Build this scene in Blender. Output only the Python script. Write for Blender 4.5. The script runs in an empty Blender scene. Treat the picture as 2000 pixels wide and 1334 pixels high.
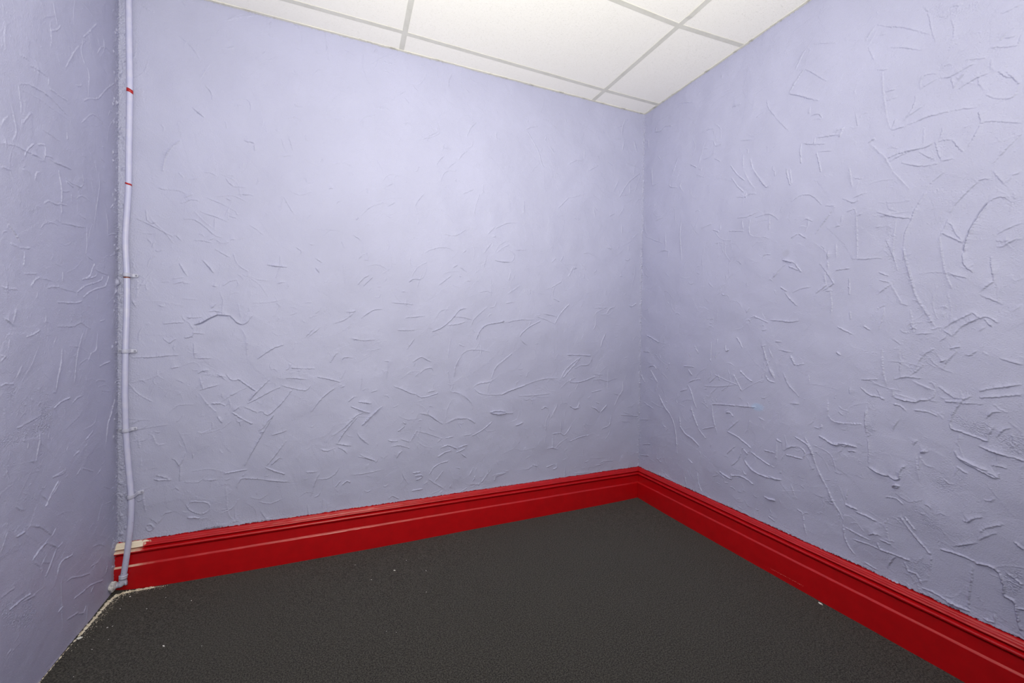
import bpy, bmesh, math, random
import numpy as np
from mathutils import Vector, Matrix

C = bpy.context.scene.collection
SC = bpy.context.scene

# ------------------------------------------------------------------ camera, world, lights, exposure
W, H = 2.816, 2.6209          # width of the far wall, height of the suspended ceiling
LEAN = 0.0365                 # the left wall leans in by this much at the ceiling
DEPTH = 5.2                   # how far the room goes on behind the camera

cam_data = bpy.data.cameras.new('camera')
cam_data.sensor_fit = 'HORIZONTAL'
cam_data.sensor_width = 36.0
cam_data.lens = 36.0 * 820.4878 / 2000.0
cam_data.clip_start = 0.02
cam = bpy.data.objects.new('camera', cam_data)
C.objects.link(cam)
yaw, pitch, roll = 0.401, -0.0263, 0.0088
F = Vector((math.sin(yaw)*math.cos(pitch), math.cos(yaw)*math.cos(pitch), math.sin(pitch)))
R0 = Vector((math.cos(yaw), -math.sin(yaw), 0)); U0 = R0.cross(F)
R = R0*math.cos(roll) + U0*math.sin(roll); U = R.cross(F)
cam.matrix_world = Matrix(((R.x, U.x, -F.x, -1.9469), (R.y, U.y, -F.y, -2.3192), (R.z, U.z, -F.z, 1.1485), (0, 0, 0, 1)))
SC.camera = cam

world = bpy.data.worlds.new('world'); SC.world = world
world.use_nodes = True
world.node_tree.nodes['Background'].inputs[0].default_value = (0.6, 0.62, 0.66, 1)
world.node_tree.nodes['Background'].inputs[1].default_value = 0.15

def light(name, kind, loc, power, color, size, rot=(0, 0, 0), size_y=None):
    d = bpy.data.lights.new(name, kind); d.energy = power; d.color = color
    if kind == 'AREA':
        d.shape = 'RECTANGLE' if size_y else 'DISK'; d.size = size
        if size_y: d.size_y = size_y
    else: d.shadow_soft_size = size
    o = bpy.data.objects.new(name, d); C.objects.link(o); o.location = loc; o.rotation_euler = rot
    return o
#LIGHTS
# one bounced flash by the camera plus two added fill lamps, all turned up so that ceiling and upper walls carry the light round the room
light('flash_head_light', 'AREA', (-1.9, -2.5, 1.40), 49.5, (1.0, 0.995, 0.84), 0.20, rot=(math.radians(127), 0, math.radians(-10)))
light('upward_fill_light', 'AREA', (-1.9, -2.4, 1.6), 32, (1.0, 0.995, 0.84), 0.25, rot=(math.pi, 0, 0))  # added fill lamp aimed straight up to lift the ceiling
fl = light('corner_fill_light', 'SPOT', (-1.9, -2.5, 1.40), 85, (1.0, 0.995, 0.85), 0.10)  # added fill spot, brightens the ceiling towards the back corner
fl.rotation_euler = (Vector((-0.75, -0.15, 2.62))-fl.location).to_track_quat('-Z', 'Y').to_euler()
fl.data.spot_size = math.radians(72); fl.data.spot_blend = 1.0
SC.view_settings.view_transform = 'Standard'
SC.view_settings.look = 'None'
SC.view_settings.exposure = 0.0
SC.view_settings.gamma = 1.0
SC.view_settings.use_curve_mapping = False
#ENDLIGHTS

# ------------------------------------------------------------------ helpers
def struct(o): o['kind'] = 'structure'; return o
def tag(o, label, cat, group=None, kind=None):
    o['label'] = label; o['category'] = cat
    if group: o['group'] = group
    if kind: o['kind'] = kind
    return o
def obj_from_mesh(name, me, mat, parent=None):
    o = bpy.data.objects.new(name, me); C.objects.link(o)
    if mat: me.materials.append(mat)
    if parent: o.parent = parent
    return o
def obj(name, bm, mat, parent=None, smooth=False):
    me = bpy.data.meshes.new(name); bmesh.ops.recalc_face_normals(bm, faces=bm.faces); bm.to_mesh(me); bm.free()
    if smooth: me.polygons.foreach_set('use_smooth', [True]*len(me.polygons))
    return obj_from_mesh(name, me, mat, parent)
def add_box(bm, x0, x1, y0, y1, z0, z1):
    v = [bm.verts.new(p) for p in ((x0,y0,z0),(x1,y0,z0),(x1,y1,z0),(x0,y1,z0),(x0,y0,z1),(x1,y0,z1),(x1,y1,z1),(x0,y1,z1))]
    for f in ((0,3,2,1),(4,5,6,7),(0,1,5,4),(1,2,6,5),(2,3,7,6),(3,0,4,7)): bm.faces.new([v[i] for i in f])
    return v
def add_tube(bm, pts, rad, n=20, cap=True):
    pts = [Vector(p) for p in pts]; rings = []
    ref = Vector((0, 1, 0))
    for i, p in enumerate(pts):
        t = (pts[min(i+1, len(pts)-1)] - pts[max(i-1, 0)]).normalized()
        a = (ref - t*ref.dot(t))
        if a.length < 0.1: a = Vector((0, 0, 1)) - t*t.z
        a.normalize(); b = t.cross(a); r = rad[i] if isinstance(rad, (list, tuple)) else rad
        rings.append([bm.verts.new(p + (a*math.cos(k*2*math.pi/n) + b*math.sin(k*2*math.pi/n))*r) for k in range(n)])
    for q in range(len(rings)-1):
        for k in range(n): bm.faces.new((rings[q][k], rings[q][(k+1) % n], rings[q+1][(k+1) % n], rings[q+1][k]))
    if cap: bm.faces.new(rings[0][::-1]); bm.faces.new(rings[-1])
def catmull(pts, step):
    P = [Vector(p) for p in pts]; P = [P[0]*2-P[1]] + P + [P[-1]*2-P[-2]]; out = []
    for i in range(1, len(P)-2):
        n = max(2, int((P[i+1]-P[i]).length/step))
        for k in range(n):
            t = k/n
            out.append(0.5*((2*P[i]) + (P[i+1]-P[i-1])*t + (2*P[i-1]-5*P[i]+4*P[i+1]-P[i+2])*t*t + (3*P[i]-3*P[i+1]+P[i+2]-P[i-1])*t**3))
    out.append(P[-2]); return out

# ------------------------------------------------------------------ materials
class NT:
    def __init__(s, name):
        s.m = bpy.data.materials.new(name); s.m.use_nodes = True; s.t = s.m.node_tree; s.b = s.t.nodes['Principled BSDF']
    def n(s, kind, **kw):
        nd = s.t.nodes.new('ShaderNode'+kind)
        for k, v in kw.items():
            if k.startswith('_'): setattr(nd, k[1:], v)
            else: nd.inputs[k.replace('__', ' ')].default_value = v
        return nd
    def l(s, a, b): s.t.links.new(a, b)
    def put(s, sock, v):
        if hasattr(v, 'links') or hasattr(v, 'is_linked'): s.l(v, sock)
        else: sock.default_value = v
    def math(s, op, a, b=None, c=None):
        nd = s.t.nodes.new('ShaderNodeMath'); nd.operation = op
        for i, v in enumerate((a, b, c)):
            if v is not None: s.put(nd.inputs[i], v)
        return nd.outputs[0]
    def noise(s, vec, scale, detail=2, rough=0.5):
        nd = s.n('TexNoise', Scale=scale, Detail=detail, Roughness=rough); s.l(vec, nd.inputs['Vector']); return nd.outputs['Fac']
    def step(s, v, a, b, lo=0.0, hi=1.0):
        nd = s.n('MapRange', _interpolation_type='SMOOTHSTEP'); s.put(nd.inputs['Value'], v)
        nd.inputs['From Min'].default_value = a; nd.inputs['From Max'].default_value = b
        nd.inputs['To Min'].default_value = lo; nd.inputs['To Max'].default_value = hi
        return nd.outputs[0]
    def mix(s, fac, a, b):
        nd = s.t.nodes.new('ShaderNodeMix'); nd.data_type = 'RGBA'
        s.put(nd.inputs[0], fac)
        for i, v in ((6, a), (7, b)):
            if isinstance(v, tuple): nd.inputs[i].default_value = (*v, 1) if len(v) == 3 else v
            else: s.l(v, nd.inputs[i])
        return nd.outputs[2]
    def bump(s, hgt, strength, dist):
        nd = s.n('Bump', Strength=strength, Distance=dist); s.l(hgt, nd.inputs['Height']); s.l(nd.outputs[0], s.b.inputs['Normal']); return nd
    def pos(s): return s.n('NewGeometry').outputs['Position']
    def col(s, v):
        if isinstance(v, tuple): s.b.inputs['Base Color'].default_value = (*v, 1)
        else: s.l(v, s.b.inputs['Base Color'])
    def set(s, rough, spec=0.5):
        s.put(s.b.inputs['Roughness'], rough); s.b.inputs['Specular IOR Level'].default_value = spec

LAVENDER = (0.418, 0.420, 0.592)
RED = (0.50, 0.0035, 0.007)

def plaster_material(name, axis):
    t = NT(name); P = t.pos(); sep = t.n('SeparateXYZ'); t.l(P, sep.inputs[0])
    u, z = sep.outputs[axis], sep.outputs[2]
    big = t.noise(P, 3.0, 3); fine = t.noise(P, 60, 4, 0.6)
    c = t.mix(t.step(big, 0.35, 0.65), tuple(v*0.975 for v in LAVENDER), tuple(min(1, v*1.02) for v in LAVENDER))
    c = t.mix(t.step(fine, 0.3, 0.75, 0, 0.12), c, (0.45, 0.46, 0.55))
    if axis == 0 or name.endswith('right'):
        rag = t.math('ADD', t.math('MULTIPLY', t.math('SUBTRACT', t.noise(P, 55, 4, 0.65), 0.5), 0.018), z)
        c = t.mix(t.step(rag, 0.2135, 0.2145, 1, 0), c, RED)
        # bare plaster showing in a broken line just above the skirting
        sc = t.n('Mapping'); sc.inputs['Scale'].default_value = (9, 9, 60); t.l(P, sc.inputs[0])
        line = t.math('MULTIPLY', t.step(t.noise(sc.outputs[0], 1.0, 3), 0.60, 0.66), t.math('MULTIPLY', t.step(rag, 0.2145, 0.2150), t.step(z, 0.217, 0.221, 1, 0)))
        c = t.mix(t.math('MULTIPLY', line, 0.8), c, (0.62, 0.60, 0.52))
    if name.endswith('right'):
        for (y, zz, r, colr, k, sx) in ((-0.9995, 1.5198, 0.021, (0.33, 0.325, 0.43), 0.30, 1.0), (-0.877, 0.777, 0.022, (0.36, 0.52, 0.78), 0.45, 1.7)):
            d = t.math('SQRT', t.math('ADD', t.math('POWER', t.math('DIVIDE', t.math('SUBTRACT', u, y), sx), 2.0), t.math('POWER', t.math('SUBTRACT', z, zz), 2.0)))
            c = t.mix(t.step(d, r*0.5, r*1.15, k, 0), c, colr)
    t.col(c)
    m1 = t.noise(P, 260, 3, 0.6); m2 = t.noise(P, 900, 2)
    t.bump(t.math('ADD', m1, t.math('MULTIPLY', m2, 0.4)), 0.55, 0.0018)
    t.set(0.50, 0.32)
    return t.m
M_BACK = plaster_material('painted_plaster_back', 0)
M_RIGHT = plaster_material('painted_plaster_right', 1)
M_LEFT = plaster_material('painted_plaster_left', 1)

def red_paint():
    t = NT('red_gloss_paint'); P = t.pos(); sep = t.n('SeparateXYZ'); t.l(P, sep.inputs[0]); x, y, z = sep.outputs
    n = t.noise(P, 22, 4, 0.6)
    c = t.mix(t.step(n, 0.3, 0.7), RED, (0.44, 0.003, 0.006))
    # worn through to cream undercoat at the left end of the far skirting
    lim = t.math('ADD', t.math('MULTIPLY', t.math('SUBTRACT', t.noise(P, 30, 4, 0.7), 0.5), 0.13), x)
    rag = t.math('ADD', t.math('MULTIPLY', t.math('SUBTRACT', t.noise(P, 90, 3, 0.7), 0.5), 0.012), z)
    top = t.math('MULTIPLY', t.step(lim, -2.715, -2.70, 1, 0), t.step(rag, 0.186, 0.189))
    bead = t.math('MULTIPLY', t.step(lim, -2.765, -2.70, 0.75, 0), t.math('MULTIPLY', t.step(z, 0.1755, 0.177), t.step(z, 0.1825, 0.184, 1, 0)))
    bev = t.math('MULTIPLY', t.step(lim, -2.76, -2.66, 0.6, 0), t.math('MULTIPLY', t.step(z, 0.1105, 0.1115), t.step(z, 0.117, 0.119, 1, 0)))
    ok = t.step(x, -2.60, -2.59, 1, 0)
    fac = t.math('MULTIPLY', ok, t.math('MAXIMUM', top, t.math('MAXIMUM', bead, bev)))
    c = t.mix(fac, c, (0.86, 0.74, 0.60))
    # little chips in the gloss
    vo = t.n('TexVoronoi', Scale=26.0); t.l(P, vo.inputs['Vector'])
    sepc = t.n('SeparateColor'); t.l(vo.outputs['Color'], sepc.inputs[0])
    chip = t.math('MULTIPLY', t.step(vo.outputs['Distance'], 0.035, 0.05, 1, 0), t.step(sepc.outputs[0], 0.90, 0.91))
    c = t.mix(t.math('MULTIPLY', chip, 0.55), c, (0.75, 0.25, 0.22))
    t.col(c)
    mp = t.n('Mapping'); mp.inputs['Scale'].default_value = (5, 5, 60); t.l(P, mp.inputs[0])
    t.bump(t.math('ADD', t.noise(mp.outputs[0], 4, 3), t.math('MULTIPLY', t.noise(P, 160, 2), 0.35)), 0.10, 0.0014)
    t.set(0.29, 0.5)
    return t.m
M_RED = red_paint()

def carpet():
    t = NT('charcoal_loop_carpet'); P = t.pos()
    n1 = t.noise(P, 200, 5, 0.85); n2 = t.noise(P, 5, 3); n3 = t.noise(P, 90, 3, 0.7)
    c = t.mix(t.step(n1, 0.42, 0.60), (0.002, 0.0018, 0.0015), (0.082, 0.0755, 0.066))
    c = t.mix(t.step(n2, 0.35, 0.7, 0, 0.12), c, (0.048, 0.045, 0.039))
    c = t.mix(t.step(n3, 0.5, 0.8, 0, 0.35), c, (0.055, 0.052, 0.046))
    c = t.mix(t.step(t.noise(P, 420, 1), 0.74, 0.80, 0, 0.75), c, (0.17, 0.16, 0.14))
    t.col(c)
    t.bump(n1, 0.5, 0.0025)
    t.set(0.95, 0.15)
    t.b.inputs['Sheen Weight'].default_value = 0.15
    return t.m
M_CARPET = carpet()

def tile_material():
    t = NT('mineral_fibre_tile'); P = t.pos()
    mp = t.n('Mapping'); mp.inputs['Scale'].default_value = (1.0, 1.7, 1.0); t.l(P, mp.inputs[0])
    pits = t.step(t.noise(mp.outputs[0], 125, 3, 0.6), 0.62, 0.68)
    dots = t.step(t.noise(P, 200, 2), 0.66, 0.72)
    h = t.math('SUBTRACT', t.math('MULTIPLY', t.noise(P, 170, 3), 0.35), t.math('ADD', pits, t.math('MULTIPLY', dots, 0.6)))
    t.bump(h, 0.45, 0.0025)
    t.col(t.mix(t.math('MULTIPLY', t.math('MAXIMUM', pits, dots), 0.15), (0.945, 0.92, 0.90), (0.55, 0.52, 0.48)))
    t.set(0.9, 0.2)
    return t.m
M_TILE = tile_material()
def plain(name, col, rough=0.5, metal=0.0, spec=0.5, bump=None):
    t = NT(name); t.col(col); t.set(rough, spec); t.b.inputs['Metallic'].default_value = metal
    if bump: t.bump(t.noise(t.pos(), bump[0], 3, 0.6), bump[1], bump[2])
    return t.m
def dirty(name, a, b, scale, lo, hi, rough, bump):
    t = NT(name); P = t.pos(); t.col(t.mix(t.step(t.noise(P, scale, 4, 0.65), lo, hi), a, b)); t.set(rough, 0.4)
    t.bump(t.noise(P, bump[0], 3, 0.6), bump[1], bump[2]); return t.m
M_TEE = dirty('grey_white_tee_bar', (0.70, 0.685, 0.65), (0.64, 0.625, 0.585), 14, 0.4, 0.7, 0.45, (60, 0.1, 0.001))
M_ANGLE = dirty('stained_wall_angle', (0.70, 0.68, 0.635), (0.42, 0.405, 0.37), 16, 0.50, 0.72, 0.6, (200, 0.3, 0.002))
M_WHITE = dirty('bare_white_plaster', (0.66, 0.64, 0.66), (0.46, 0.44, 0.47), 120, 0.4, 0.65, 0.85, (400, 0.6, 0.003))
M_CRUMB = dirty('cream_plaster_crumbs', (0.78, 0.72, 0.60), (0.52, 0.44, 0.33), 90, 0.4, 0.65, 0.9, (500, 0.6, 0.003))
M_CHIP = plain('white_chip', (0.86, 0.85, 0.82), 0.7)
M_OLD = plain('plain_lavender_emulsion', LAVENDER, 0.55, spec=0.4, bump=(40, 0.4, 0.003))
M_BAND = plain('red_paint_band', (0.42, 0.012, 0.014), 0.35)
M_COPPER = dirty('bare_copper', (0.55, 0.20, 0.11), (0.20, 0.04, 0.03), 160, 0.4, 0.6, 0.3, (300, 0.2, 0.001))
M_COPPER.node_tree.nodes['Principled BSDF'].inputs['Metallic'].default_value = 0.6
def pipe_material():
    t = NT('lavender_painted_copper'); P = t.pos(); sep = t.n('SeparateXYZ'); t.l(P, sep.inputs[0])
    mp = t.n('Mapping'); mp.inputs['Scale'].default_value = (1, 1, 0.45); t.l(P, mp.inputs[0])
    sc = t.math('MULTIPLY', t.step(t.noise(mp.outputs[0], 210, 3, 0.6), 0.66, 0.69), t.step(sep.outputs[2], 0.30, 0.40, 1, 0))
    c = t.mix(t.step(t.noise(P, 30, 3), 0.4, 0.7), (0.50, 0.50, 0.71), (0.55, 0.54, 0.72))
    t.col(t.mix(sc, c, (0.09, 0.03, 0.03)))
    t.bump(t.noise(P, 120, 3, 0.6), 0.25, 0.0015); t.set(0.36, 0.5)
    return t.m
M_PIPE = pipe_material()
M_SCREW = plain('dull_screw_head', (0.27, 0.27, 0.36), 0.45)
M_CLIP = plain('overpainted_pipe_clip', (0.47, 0.47, 0.61), 0.42, bump=(180, 0.4, 0.002))

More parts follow.
